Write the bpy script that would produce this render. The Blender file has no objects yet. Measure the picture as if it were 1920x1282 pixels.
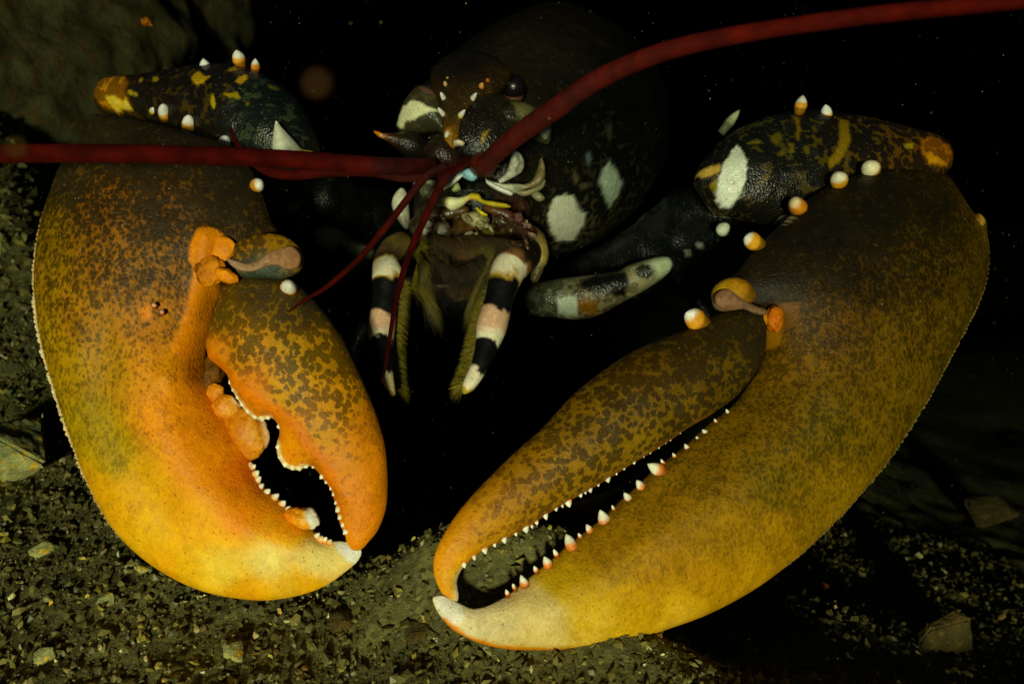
import bpy, bmesh, math, random
import numpy as np
from mathutils import Vector, geometry, noise
from mathutils.bvhtree import BVHTree

random.seed(7)
rng = np.random.default_rng(11)
S = bpy.context.scene
COL = S.collection

# ------------------------------------------------------------------ camera
PITCH = math.radians(28)
CAM = np.array([0.0, 0.0, 0.34])
FW = np.array([0, math.cos(PITCH), -math.sin(PITCH)])
RT = np.array([1.0, 0, 0])
UP = np.array([0, math.sin(PITCH), math.cos(PITCH)])
KPX = 36.0 / 35.0 / 1920.0
cd = bpy.data.cameras.new('camera')
cam = bpy.data.objects.new('camera', cd)
COL.objects.link(cam)
cam.location = CAM
cam.rotation_euler = (math.pi / 2 - PITCH, 0, 0)
cd.lens = 35
cd.sensor_width = 36
cd.clip_start = 0.01
cd.clip_end = 200
cd.dof.use_dof = True
cd.dof.focus_distance = 0.50
cd.dof.aperture_fstop = 11
S.camera = cam

# ------------------------------------------------------------------ light
SUN_EL = math.radians(18)
SUN_AZ = math.radians(4)          # to the left of straight behind the camera
SV = np.array([-math.sin(SUN_AZ) * math.cos(SUN_EL), -math.cos(SUN_AZ) * math.cos(SUN_EL), math.sin(SUN_EL)])
W = bpy.data.worlds.new('World')
S.world = W
W.use_nodes = True
wn = W.node_tree.nodes
sky = wn.new('ShaderNodeTexSky')
sky.sky_type = 'NISHITA'
sky.sun_disc = False
sky.sun_elevation = SUN_EL
sky.sun_rotation = math.pi + SUN_AZ
W.node_tree.links.new(sky.outputs[0], wn['Background'].inputs[0])
wn['Background'].inputs[1].default_value = 0.007
sl = bpy.data.lights.new('sun', 'SUN')
sl.energy = 5.0
sl.angle = math.radians(5)
sl.color = (1.0, 0.90, 0.52)
so = bpy.data.objects.new('sun', sl)
COL.objects.link(so)
so.location = (-1, -2, 1.2)
so.rotation_euler = Vector(SV).to_track_quat('Z', 'Y').to_euler()
S.view_settings.view_transform = 'Standard'
S.view_settings.look = 'None'
S.view_settings.gamma = 1
S.view_settings.exposure = 1.45

# ------------------------------------------------------------------ helpers
def P(px, py, d):
    px = np.asarray(px, float); py = np.asarray(py, float); d = np.asarray(d, float)
    a = (px - 960) * KPX * d
    b = -(py - 641) * KPX * d
    return CAM + d[..., None] * FW + a[..., None] * RT + b[..., None] * UP

def proj(v):
    r = np.asarray(v, float) - CAM
    d = r @ FW
    return 960 + (r @ RT) / d / KPX, 641 - (r @ UP) / d / KPX, d

def lin(c):
    c = np.asarray(c, float) / 255.0
    return np.where(c <= 0.04045, c / 12.92, ((c + 0.055) / 1.055) ** 2.4)

def h2(ix, iy, seed=0):
    n = (ix.astype(np.int64) * 374761393 + iy.astype(np.int64) * 668265263 + seed * 974634777) & 0x7fffffff
    n = ((n ^ (n >> 13)) * 1274126177) & 0x7fffffff
    return ((n ^ (n >> 16)) & 0xffff) / 65535.0

def vnoise(x, y, seed=0):
    x = np.asarray(x, float); y = np.asarray(y, float)
    ix = np.floor(x); iy = np.floor(y)
    fx = x - ix; fy = y - iy
    fx = fx * fx * (3 - 2 * fx); fy = fy * fy * (3 - 2 * fy)
    a = h2(ix, iy, seed); b = h2(ix + 1, iy, seed); c = h2(ix, iy + 1, seed); d = h2(ix + 1, iy + 1, seed)
    return (a * (1 - fx) + b * fx) * (1 - fy) + (c * (1 - fx) + d * fx) * fy

def fbm(x, y, oct=4, seed=0):
    s = 0; a = 0.5
    for k in range(oct):
        s = s + a * (vnoise(x, y, seed + k) - 0.5)
        x = x * 2.03 + 7.1; y = y * 2.03 + 3.7; a *= 0.5
    return s

def sstep(x, a, b):
    t = np.clip((x - a) / (b - a), 0, 1)
    return t * t * (3 - 2 * t)

# ------------------------------------------------------------------ materials
class NB:
    def __init__(self, name):
        self.m = bpy.data.materials.new(name)
        self.m.use_nodes = True
        self.t = self.m.node_tree
        self.bsdf = self.t.nodes['Principled BSDF']
        self.out = self.t.nodes['Material Output']
    def n(self, typ, ins=None, **props):
        nd = self.t.nodes.new(typ)
        for k, v in props.items():
            setattr(nd, k, v)
        for k, v in (ins or {}).items():
            self.set(nd.inputs[k], v)
        return nd
    def set(self, sock, v):
        if isinstance(v, bpy.types.NodeSocket):
            self.t.links.new(v, sock)
        else:
            sock.default_value = v
    def math(self, op, a, b=0.5, c=None):
        nd = self.n('ShaderNodeMath', operation=op)
        self.set(nd.inputs[0], a); self.set(nd.inputs[1], b)
        if c is not None: self.set(nd.inputs[2], c)
        return nd.outputs[0]
    def step(self, v, a, b, lo=0.0, hi=1.0):
        nd = self.n('ShaderNodeMapRange', interpolation_type='SMOOTHSTEP')
        for i, x in enumerate((v, a, b, lo, hi)): self.set(nd.inputs[i], x)
        return nd.outputs[0]
    def mix(self, f, a, b, blend='MIX'):
        nd = self.n('ShaderNodeMix', data_type='RGBA', blend_type=blend)
        self.set(nd.inputs[0], f); self.set(nd.inputs[6], a); self.set(nd.inputs[7], b)
        return nd.outputs[2]
    def noise(self, vec, scale, detail=3, rough=0.55, dist=0.0):
        nd = self.n('ShaderNodeTexNoise', {'Vector': vec, 'Scale': scale, 'Detail': detail, 'Roughness': rough, 'Distortion': dist})
        return nd.outputs
    def vor(self, vec, scale, feature='F1', rnd=1.0):
        nd = self.n('ShaderNodeTexVoronoi', {'Vector': vec, 'Scale': scale, 'Randomness': rnd}, feature=feature)
        return nd.outputs

def shell_mat(name, cell=260.0, bump=0.5, rough=0.42, specks=1.0, spec=0.22, sss=0.0, stretch=(1, 1, 1), nzw=1.1, edge=0.055, bfreq=260):
    """Crustacean shell: dark cells on a lighter net, both pigments stored on the mesh."""
    b = NB(name)
    co0 = b.n('ShaderNodeTexCoord').outputs['Object']
    co = b.n('ShaderNodeMapping', {'Vector': co0, 'Scale': stretch}).outputs[0]
    w = b.noise(co, 150, 2)['Color']
    off = b.n('ShaderNodeVectorMath', {0: w, 1: (0.5, 0.5, 0.5)}, operation='SUBTRACT').outputs[0]
    offs = b.n('ShaderNodeVectorMath', {0: off, 'Scale': 0.0035}, operation='SCALE').outputs[0]
    wc = b.n('ShaderNodeVectorMath', {0: co, 1: offs}, operation='ADD').outputs[0]
    v = b.vor(wc, cell)['Distance']
    v2 = b.vor(wc, cell * 2.2)['Distance']
    nz = b.noise(co, cell * 0.45, 4, 0.6)['Fac']
    big = b.noise(co, 45, 3)['Fac']
    a = b.n('ShaderNodeAttribute', attribute_name='pig_a').outputs['Color']
    bb = b.n('ShaderNodeAttribute', attribute_name='pig_b').outputs['Color']
    m = b.n('ShaderNodeAttribute', attribute_name='mott').outputs['Fac']
    s = b.math('ADD', b.math('MULTIPLY', v, 0.62), b.math('MULTIPLY', v2, 0.25))
    s = b.math('ADD', s, b.math('MULTIPLY', b.math('SUBTRACT', nz, 0.5), nzw))
    s = b.math('ADD', s, b.math('MULTIPLY', b.math('SUBTRACT', big, 0.5), 0.5))
    thr = b.math('SUBTRACT', 0.80, b.math('MULTIPLY', m, 0.70))
    msk = b.step(s, b.math('SUBTRACT', thr, edge), b.math('ADD', thr, edge * 1.3))
    c = b.mix(msk, a, bb)
    # cloudy tone at several scales, scuffs, fine grain, pores and pale settled specks
    cl = b.noise(co0, 70, 6, 0.75, 0.6)['Fac']
    c = b.mix(1.0, c, b.mix(b.step(cl, 0.3, 0.7), (0.84, 0.82, 0.78, 1), (1.12, 1.12, 1.10, 1)), 'MULTIPLY')
    sm = b.n('ShaderNodeMapping', {'Vector': co0, 'Rotation': (0.3, 0.7, 0.5), 'Scale': (60, 900, 420)}).outputs[0]
    sc = b.noise(sm, 1.0, 2, 0.5)['Fac']
    sc = b.math('MULTIPLY', b.step(sc, 0.70, 0.76), b.step(b.noise(co0, 55, 2)['Fac'], 0.52, 0.6))
    c = b.mix(b.math('MULTIPLY', sc, 0.22 * specks), c, (0.40, 0.33, 0.20, 1))
    g = b.noise(co0, 900, 3, 0.7)['Fac']
    c = b.mix(1.0, c, b.mix(g, (0.70, 0.70, 0.70, 1), (1.30, 1.30, 1.30, 1)), 'MULTIPLY')
    g2 = b.noise(co0, 120, 4, 0.6)['Fac']
    c = b.mix(1.0, c, b.mix(g2, (0.82, 0.80, 0.76, 1), (1.18, 1.18, 1.16, 1)), 'MULTIPLY')
    pv = b.vor(co0, 330)
    pore = b.math('MULTIPLY', b.step(pv['Distance'], 0.10, 0.24, 1.0, 0.0), b.step(b.n('ShaderNodeSeparateColor', {0: pv['Color']}).outputs[0], 0.45, 0.6))
    c = b.mix(b.math('MULTIPLY', pore, 0.55), c, b.mix(1.0, c, (0.35, 0.28, 0.2, 1), 'MULTIPLY'))
    sv = b.vor(co0, 210)
    spk = b.math('MULTIPLY', b.step(sv['Distance'], 0.05, 0.12, 1.0, 0.0), b.step(b.n('ShaderNodeSeparateColor', {0: sv['Color']}).outputs[1], 0.80, 0.84))
    c = b.mix(b.math('MULTIPLY', spk, 0.5 * specks), c, (0.38, 0.36, 0.27, 1))
    b.set(b.bsdf.inputs['Base Color'], c)
    b.set(b.bsdf.inputs['Roughness'], b.step(g2, 0.2, 0.8, rough - 0.08, rough + 0.14))
    b.set(b.bsdf.inputs['Specular IOR Level'], spec)
    if sss:
        b.set(b.bsdf.inputs['Subsurface Weight'], sss)
        b.set(b.bsdf.inputs['Subsurface Radius'], (0.004, 0.0018, 0.0006))
        b.set(b.bsdf.inputs['Subsurface Scale'], 1.0)
    hgt = b.math('ADD', b.math('MULTIPLY', b.vor(co0, 800)['Distance'], 0.55), b.math('MULTIPLY', b.noise(co0, bfreq, 5, 0.7)['Fac'], 0.7))
    hgt = b.math('SUBTRACT', hgt, b.math('MULTIPLY', pore, 0.5))
    bp = b.n('ShaderNodeBump', {'Height': hgt, 'Strength': bump, 'Distance': 0.0007}).outputs[0]
    b.set(b.bsdf.inputs['Normal'], bp)
    return b.m

M_CLAW = shell_mat('claw_shell', 500, 0.5, 0.45, spec=.18, bfreq=620, nzw=1.0, edge=0.20, stretch=(1, 1, .7))
M_FING = shell_mat('finger_shell', 300, 0.5, 0.45, spec=.18, bfreq=620, nzw=0.5, edge=0.07)
M_BODY = shell_mat('body_shell', 230, 0.8, 0.28, 0.8, spec=.5)
M_SOFT = shell_mat('soft_shell', 330, 0.4, 0.30, spec=.4)
M_JOINT = shell_mat('joint_skin', 330, 0.35, 0.55, 0.3, 0.15)
M_TOOTH = shell_mat('tooth_shell', 420, 0.3, 0.45, 0.1, 0.22)

def antenna_mat():
    b = NB('antenna_shell')
    uv = b.n('ShaderNodeAttribute', attribute_name='along').outputs['Fac']
    co = b.n('ShaderNodeTexCoord').outputs['Object']
    ring = b.math('SINE', b.math('MULTIPLY', uv, 2 * math.pi * 620), 0)
    nz = b.noise(co, 90, 4, 0.65)['Fac']
    fine = b.noise(co, 700, 2)['Fac']
    c = b.mix(b.step(nz, 0.35, 0.7), (0.085, 0.003, 0.0007, 1), (0.21, 0.008, 0.001, 1))
    c = b.mix(b.math('MULTIPLY', b.step(ring, -0.2, 0.9), 0.32), c, (0.05, 0.003, 0.001, 1))
    c = b.mix(1.0, c, b.mix(fine, (0.7, 0.7, 0.7, 1), (1.3, 1.3, 1.3, 1)), 'MULTIPLY')
    b.set(b.bsdf.inputs['Base Color'], c)
    b.set(b.bsdf.inputs['Roughness'], 0.6)
    b.set(b.bsdf.inputs['Specular IOR Level'], 0.12)
    bp = b.n('ShaderNodeBump', {'Height': b.math('ADD', ring, fine), 'Strength': 0.9, 'Distance': 0.0006}).outputs[0]
    b.set(b.bsdf.inputs['Normal'], bp)
    return b.m
M_ANT = antenna_mat()

def eye_mat():
    b = NB('eye_surface')
    co = b.n('ShaderNodeTexCoord').outputs['Object']
    b.set(b.bsdf.inputs['Base Color'], b.mix(b.noise(co, 300, 2)['Fac'], (0.004, 0.004, 0.005, 1), (0.012, 0.007, 0.008, 1)))
    b.set(b.bsdf.inputs['Roughness'], 0.3)
    return b.m
M_EYE = eye_mat()

def rock_mat(name, c1, c2, c3, scale=18, bump=1.0, dots=0.3):
    b = NB(name)
    co = b.n('ShaderNodeTexCoord').outputs['Object']
    n1 = b.noise(co, scale, 6, 0.65, 0.4)['Fac']
    n2 = b.noise(co, scale * 4.5, 5, 0.7)['Fac']
    n3 = b.noise(co, scale * 22, 3, 0.7)['Fac']
    c = b.mix(b.step(n1, 0.35, 0.65), c1, c2)
    c = b.mix(b.step(n2, 0.53, 0.62), c, c3)
    c = b.mix(1.0, c, b.mix(n3, (0.45, 0.45, 0.45, 1), (1.6, 1.6, 1.6, 1)), 'MULTIPLY')
    v = b.vor(co, scale * 11)
    d = b.math('MULTIPLY', b.step(v['Distance'], 0.04, 0.13, 1.0, 0.0), b.step(b.n('ShaderNodeSeparateColor', {0: v['Color']}).outputs[0], 0.82, 0.88))
    c = b.mix(b.math('MULTIPLY', d, dots), c, (0.35, 0.33, 0.2, 1))
    b.set(b.bsdf.inputs['Base Color'], c)
    b.set(b.bsdf.inputs['Roughness'], 0.85)
    b.set(b.bsdf.inputs['Specular IOR Level'], 0.15)
    h = b.math('ADD', b.math('MULTIPLY', n2, 1.0), b.math('MULTIPLY', n3, 0.35))
    b.set(b.bsdf.inputs['Normal'], b.n('ShaderNodeBump', {'Height': h, 'Strength': bump, 'Distance': 0.006}).outputs[0])
    return b.m

M_BOULD = rock_mat('boulder_rock', (0.055, 0.050, 0.020, 1), (0.16, 0.145, 0.055, 1), (0.16, 0.080, 0.020, 1), 30, 1.0, 1.0)
M_CAVE = rock_mat('cave_rock_shaded', (0.008, 0.008, 0.005, 1), (0.014, 0.013, 0.008, 1), (0.02, 0.014, 0.006, 1), 9)  # near-black albedo puts the unlit depth into the rock colour
M_SLAB = rock_mat('slab_rock', (0.22, 0.24, 0.09, 1), (0.50, 0.48, 0.18, 1), (0.75, 0.48, 0.03, 1), 34, 0.5)
M_BROWN = rock_mat('brown_rock', (0.05, 0.04, 0.012, 1), (0.11, 0.08, 0.02, 1), (0.15, 0.09, 0.02, 1), 34, 0.7)
M_REDP = rock_mat('red_pebble', (0.16, 0.035, 0.008, 1), (0.26, 0.06, 0.01, 1), (0.3, 0.09, 0.02, 1), 60, 0.5)

def bed_mat():
    b = NB('seabed_sediment')
    co = b.n('ShaderNodeTexCoord').outputs['Object']
    n1 = b.noise(co, 22, 5, 0.6)['Fac']
    n2 = b.noise(co, 130, 5, 0.75)['Fac']
    v = b.vor(co, 330)
    r = b.n('ShaderNodeSeparateColor', {0: v['Color']}).outputs
    c = b.mix(b.step(n1, 0.3, 0.7), (0.095, 0.090, 0.030, 1), (0.16, 0.15, 0.048, 1))
    c = b.mix(b.step(n2, 0.5, 0.75), c, (0.10, 0.092, 0.034, 1))
    c = b.mix(1.0, c, b.mix(r[0], (0.6, 0.6, 0.6, 1), (1.45, 1.45, 1.4, 1)), 'MULTIPLY')
    b.set(b.bsdf.inputs['Base Color'], c)
    b.set(b.bsdf.inputs['Roughness'], 0.8)
    b.set(b.bsdf.inputs['Specular IOR Level'], 0.2)
    h = b.math('ADD', b.math('MULTIPLY', n2, 1.0), b.math('MULTIPLY', r[1], 0.6))
    b.set(b.bsdf.inputs['Normal'], b.n('ShaderNodeBump', {'Height': h, 'Strength': 1.0, 'Distance': 0.0025}).outputs[0])
    return b.m
M_BED = bed_mat()

def grit_mat(name='shell_grit', gloss=0.45):
    b = NB(name)
    co = b.n('ShaderNodeTexCoord').outputs['Object']
    a = b.n('ShaderNodeAttribute', attribute_name='pig_a').outputs['Color']
    n3 = b.noise(co, 500, 3, 0.7)['Fac']
    b.set(b.bsdf.inputs['Base Color'], b.mix(1.0, a, b.mix(n3, (0.4, 0.4, 0.4, 1), (1.6, 1.6, 1.6, 1)), 'MULTIPLY'))
    b.set(b.bsdf.inputs['Roughness'], gloss)
    b.set(b.bsdf.inputs['Specular IOR Level'], 0.4)
    b.set(b.bsdf.inputs['Normal'], b.n('ShaderNodeBump', {'Height': n3, 'Strength': 0.4, 'Distance': 0.0006}).outputs[0])
    return b.m
M_GRIT = grit_mat()

# ------------------------------------------------------------------ object makers
ROOTLOC = {}
def mk(name, V, F, mat, parent=None, A=None, B=None, m=None, along=None, smooth=True, recalc=True, **props):
    V = np.asarray(V, float)
    base = ROOTLOC.get(parent.name, np.zeros(3)) if parent else np.zeros(3)
    me = bpy.data.meshes.new(name)
    me.from_pydata([tuple(v) for v in (V - base)], [], F if isinstance(F, list) else F.tolist())
    if recalc:
        bm = bmesh.new(); bm.from_mesh(me)
        bmesh.ops.recalc_face_normals(bm, faces=bm.faces)
        bm.to_mesh(me); bm.free()
    n = len(V)
    def cattr(nm, c):
        c = np.asarray(c, float)
        if c.ndim == 1: c = np.tile(c, (n, 1))
        at = me.color_attributes.new(nm, 'FLOAT_COLOR', 'POINT')
        at.data.foreach_set('color', np.concatenate([c, np.ones((n, 1))], 1).astype(np.float32).ravel())
    if A is not None:
        cattr('pig_a', A); cattr('pig_b', A if B is None else B)
    if m is not None or A is not None:
        at = me.attributes.new('mott', 'FLOAT', 'POINT')
        at.data.foreach_set('value', (np.ones(n) * (0.5 if m is None else m)).astype(np.float32))
    if along is not None:
        at = me.attributes.new('along', 'FLOAT', 'POINT')
        at.data.foreach_set('value', np.asarray(along, np.float32))
    me.materials.append(mat)
    if smooth:
        me.polygons.foreach_set('use_smooth', np.ones(len(me.polygons), bool))
    o = bpy.data.objects.new(name, me)
    COL.objects.link(o)
    if parent:
        o.parent = parent
        ROOTLOC[o.name] = base
    for k, v in props.items(): o[k] = v
    return o

def seg_dist(px, py, poly, closed=True):
    """distance and nearest point from many points to a polyline"""
    a = np.asarray(poly, float)
    b = np.roll(a, -1, 0) if closed else a[1:]
    if not closed: a = a[:-1]
    n = len(px)
    bd = np.full(n, 1e18); bx = np.zeros(n); by = np.zeros(n)
    d = b - a; L = (d ** 2).sum(1) + 1e-9
    for s in range(0, n, 3000):
        X = px[s:s + 3000, None]; Y = py[s:s + 3000, None]
        t = np.clip(((X - a[:, 0]) * d[:, 0] + (Y - a[:, 1]) * d[:, 1]) / L, 0, 1)
        qx = a[:, 0] + t * d[:, 0]; qy = a[:, 1] + t * d[:, 1]
        D = (X - qx) ** 2 + (Y - qy) ** 2
        i = D.argmin(1); r = np.arange(len(i))
        bd[s:s + 3000] = np.sqrt(D[r, i]); bx[s:s + 3000] = qx[r, i]; by[s:s + 3000] = qy[r, i]
    return bd, bx, by

def inside(px, py, poly):
    a = np.asarray(poly, float); b = np.roll(a, -1, 0)
    out = np.zeros(len(px), bool)
    for s in range(0, len(px), 4000):
        X = px[s:s + 4000, None]; Y = py[s:s + 4000, None]
        c = (a[:, 1] > Y) != (b[:, 1] > Y)
        xi = (b[:, 0] - a[:, 0]) * (Y - a[:, 1]) / (b[:, 1] - a[:, 1] + 1e-12) + a[:, 0]
        out[s:s + 4000] = ((c & (X < xi)).sum(1) % 2) == 1
    return out

def crom(pts, step, closed=True):
    p = np.asarray(pts, float); n = len(p); out = []
    rngi = range(n if closed else n - 1)
    for i in rngi:
        if closed:
            p0, p1, p2, p3 = p[(i - 1) % n], p[i], p[(i + 1) % n], p[(i + 2) % n]
        else:
            p0, p1, p2, p3 = p[max(i - 1, 0)], p[i], p[i + 1], p[min(i + 2, n - 1)]
        t = np.linspace(0, 1, 16, endpoint=False)[:, None]
        d1 = (p2 - p0) * 0.5; d2 = (p3 - p1) * 0.5
        L = np.linalg.norm((p2 - p1)[:2])
        for d in (d1, d2):
            q = np.linalg.norm(d[:2])
            if q > L: d *= L / q
        h00 = 2 * t ** 3 - 3 * t ** 2 + 1; h10 = t ** 3 - 2 * t ** 2 + t; h01 = -2 * t ** 3 + 3 * t ** 2; h11 = t ** 3 - t ** 2
        out.append(h00 * p1 + h10 * d1 + h01 * p2 + h11 * d2)
    if not closed: out.append(p[-1:])
    q = np.concatenate(out)
    if closed: q = np.concatenate([q, q[:1]])
    L = np.concatenate([[0], np.cumsum(np.linalg.norm(np.diff(q[:, :2], axis=0), axis=1))])
    m = max(int(L[-1] / step), 4)
    s = np.linspace(0, L[-1], m, endpoint=not closed)
    return np.stack([np.interp(s, L, q[:, k]) for k in range(q.shape[1])], 1)

class Paint:
    """pigment of a shell, with light fall-off where tone is set, given by colour samples, patches and strokes laid on its surface"""
    def __init__(s, ctrl, patches=(), strokes=(), gain=1.0, tone=None, gt=.09, atone=None):
        s.tone = tone; s.gt = gt; s.atone = atone; s.c = ctrl; s.p = patches; s.s = strokes; s.g = gain
    def __call__(s, px, py):
        xy = np.array([(c[0], c[1]) for c in s.c], float)
        A = np.array([lin(c[2]) for c in s.c]); B = np.array([lin(c[3]) for c in s.c]); m = np.array([c[4] for c in s.c])
        tone = s.tone(xy[:, 0], xy[:, 1])[:, None] if s.tone else 1.0
        A = A * tone; B = B * tone
        if s.atone: A = A * s.atone(xy[:, 0], xy[:, 1])[:, None]
        w = 1.0 / ((px[:, None] - xy[:, 0]) ** 2 + (py[:, None] - xy[:, 1]) ** 2 + 700) ** 2.1
        w /= w.sum(1, keepdims=True)
        a, b, mm = w @ A, w @ B, w @ m
        for pt_ in s.p:
            poly, col, soft = pt_[:3]; dk = pt_[3] if len(pt_) > 3 else 1.0
            wob = 5 * fbm(px / 9, py / 9, 3, 5) * min(1.6, soft + 0.4)
            d, _, _ = seg_dist(px, py, poly)
            ins = inside(px, py, poly)
            k = sstep(np.where(ins, d, -d) + wob, -soft, soft)[:, None]
            c = lin(col)
            a = a * (1 - k) + c * dk * k; b = b * (1 - k) + c * 1.15 * k
        for line, wd, col, soft in s.s:
            d, _, _ = seg_dist(px, py, line, False)
            wob = 3 * fbm(px / 8, py / 8, 3, 9)
            k = sstep(wd - d + wob, -soft, soft)[:, None]
            c = lin(col)
            a = a * (1 - k) + c * k; b = b * (1 - k) + c * 1.1 * k
        for q in (a, b):
            sat = np.clip((q[:, 0] - q[:, 2]) / (q[:, 0] + 1e-6), 0, 1)
            q[:, 2] *= 1 - 0.9 * sstep(sat, 0.70, 0.90) * (1 - 0.75 * sstep(q[:, 1], 0.50, 0.66))
            ra = q[:, 1] / (q[:, 0] + 1e-6)
            q[:, 1] *= 1 + sstep(sat, 0.5, 0.9) * (-s.gt * sstep(ra, 0.32, 0.55) + 0.48 * (1 - sstep(ra, 0.12, 0.36)))
        return np.clip(a * s.g, 0, 0.88), np.clip(b * s.g, 0, 0.9), mm

class Sheet:
    """shape whose outline is traced, placed on a plane at its own distance and swollen to its real thickness"""
    def __init__(s, outline, centre, normal, Hf, Hb=None, step=3.0, grid=5.0, beads=None, relief=None, power=0.5, curve=0.0):
        s.relief = relief; s.Hf = Hf; s.Hb = Hf if Hb is None else Hb; s.curve = curve
        s.n = np.asarray(normal, float); s.n /= np.linalg.norm(s.n)
        s.c = P(*centre); s.cxy = centre[:2]; s.power = power
        s.out0 = crom(outline, step)
        b = s.out0
        t = np.roll(b, -1, 0) - np.roll(b, 1, 0)
        t /= np.linalg.norm(t, axis=1, keepdims=True) + 1e-9
        area = 0.5 * np.sum(b[:, 0] * np.roll(b[:, 1], -1) - np.roll(b[:, 0], -1) * b[:, 1])
        nrm = np.stack([t[:, 1], -t[:, 0]], 1) * (1 if area > 0 else -1)   # outward
        s.bead = np.zeros(len(b))
        if beads:
            L = np.arange(len(b)) * step
            for (x0, y0, x1, y1, per, amp) in beads:
                w = sstep(b[:, 0], x0 - 15, x0 + 5) * (1 - sstep(b[:, 0], x1 - 5, x1 + 15)) * sstep(b[:, 1], y0 - 30, y0 + 20) * (1 - sstep(b[:, 1], y1 - 60, y1 + 20))
                ph = np.sin(np.pi * L / per) ** 2
                s.bead = np.maximum(s.bead, w * ph)
                b = b + nrm * (w * ph * amp * (0.7 + 0.6 * vnoise(L / per, L * 0, 3)))[:, None]
        s.b = b; s.nrm = nrm; s.grid = grid
        s._poisson()
    def _poisson(s):
        b = s.b; x0, y0 = b.min(0) - 10; x1, y1 = b.max(0) + 10
        ext = max(x1 - x0, y1 - y0)
        c = s.cell = max(ext / 130.0, 1.2)
        X = np.arange(x0, x1 + c, c); Y = np.arange(y0, y1 + c, c)
        gx, gy = np.meshgrid(X, Y)
        ins = inside(gx.ravel(), gy.ravel(), b).reshape(gx.shape)
        ins[0] = ins[-1] = False; ins[:, 0] = ins[:, -1] = False
        ii, jj = np.indices(gx.shape)
        u = np.zeros(gx.shape)
        red = ins & ((ii + jj) % 2 == 0); blk = ins & ((ii + jj) % 2 == 1)
        w = 1.93
        for it in range(420):
            for mk_ in (red, blk):
                nb = np.zeros_like(u)
                nb[1:-1, 1:-1] = u[:-2, 1:-1] + u[2:, 1:-1] + u[1:-1, :-2] + u[1:-1, 2:]
                u = np.where(mk_, (1 - w) * u + w * 0.25 * (nb + c * c), u)
        s.u = np.maximum(u, 0); s.x0, s.y0 = x0, y0; s.umax = s.u.max()
        s.inr = math.sqrt(s.umax * 4)
        s.D0 = min(12.0, 0.35 * s.inr)
    def _su(s, px, py):
        fx = np.clip((px - s.x0) / s.cell, 0, s.u.shape[1] - 1.001); fy = np.clip((py - s.y0) / s.cell, 0, s.u.shape[0] - 1.001)
        i = fx.astype(int); j = fy.astype(int); fx = fx - i; fy = fy - j
        return (s.u[j, i] * (1 - fx) + s.u[j, i + 1] * fx) * (1 - fy) + (s.u[j + 1, i] * (1 - fx) + s.u[j + 1, i + 1] * fx) * fy
    def height(s, px, py):
        px = np.asarray(px, float); py = np.asarray(py, float)
        d, nx, ny = seg_dist(px, py, s.b)
        dd = np.maximum(d, 1e-6); dx = (px - nx) / dd; dy = (py - ny) / dd
        near = d < s.D0
        qx = np.where(near, px + dx * (s.D0 - d), px); qy = np.where(near, py + dy * (s.D0 - d), py)
        u = s._su(qx, qy) * np.where(near, d / s.D0, 1.0)
        ins = inside(px, py, s.b) | (d < 0.5)
        return np.where(ins, (np.clip(u, 0, None) / s.umax) ** s.power, 0.0), d
    def plane(s, px, py):
        px = np.asarray(px, float); py = np.asarray(py, float)
        ray = FW + ((px - 960) * KPX)[..., None] * RT - ((py - 641) * KPX)[..., None] * UP
        t = ((s.c - CAM) @ s.n) / (ray @ s.n)
        return CAM + ray * t[..., None]
    def front(s, px, py):
        px = np.atleast_1d(np.asarray(px, float)); py = np.atleast_1d(np.asarray(py, float))
        h, d = s.height(px, py)
        H = h * s.Hf
        if s.relief: H = H + s.relief(px, py) * np.minimum(1, d / 14)
        return s.plane(px, py) + s.n * H[:, None]
    def depth(s, px, py):
        return float(proj(s.front(px, py))[2][0])
    def build(s, name, mat, parent, paint, **props):
        b = s.b; pts = [b]
        for r in (1.2, 3.5, 7.0):
            if r > s.inr * 0.5: break
            q = b - s.nrm * r
            d, _, _ = seg_dist(q[:, 0], q[:, 1], b); ok = (d > 0.8 * r) & inside(q[:, 0], q[:, 1], b)
            pts.append(q[ok][:: (1 if r < 4 else 2)]); last = r
        g = s.grid; x0, y0 = b.min(0); x1, y1 = b.max(0)
        xs, ys = np.meshgrid(np.arange(x0, x1, g), np.arange(y0, y1, g * 0.866))
        xs[1::2] += g * 0.5
        q = np.stack([xs.ravel(), ys.ravel()], 1) + rng.uniform(-.15, .15, (xs.size, 2)) * g
        d, _, _ = seg_dist(q[:, 0], q[:, 1], b)
        ok = inside(q[:, 0], q[:, 1], b) & (d > last + 0.55 * g)
        pts.append(q[ok])
        allp = np.concatenate(pts); nb = len(b)
        r = geometry.delaunay_2d_cdt([Vector(p) for p in allp], [(i, (i + 1) % nb) for i in range(nb)], [], 1, 1e-4)
        v2 = np.array([tuple(v) for v in r[0]]); tri = np.array([f for f in r[2] if len(f) == 3])
        h, d = s.height(v2[:, 0], v2[:, 1])
        onb = d < 0.02
        h[onb] = 0
        base = s.plane(v2[:, 0], v2[:, 1])
        rel = s.relief(v2[:, 0], v2[:, 1]) * np.minimum(1, d / 14) if s.relief else 0
        Fv = base + s.n * (h * s.Hf + rel)[:, None]
        inn = np.where(~onb)[0]
        mp = np.arange(len(v2)); mp[inn] = len(v2) + np.arange(len(inn))
        Bv = base[inn] - s.n * (h[inn] * s.Hb)[:, None]
        V = np.concatenate([Fv, Bv])
        T = np.concatenate([tri, mp[tri][:, ::-1]])
        keep = np.ones(len(T), bool)
        bt = onb[tri].all(1); keep[len(tri):][bt] = False
        T = T[keep]
        A, B, m = paint(v2[:, 0], v2[:, 1])
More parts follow.
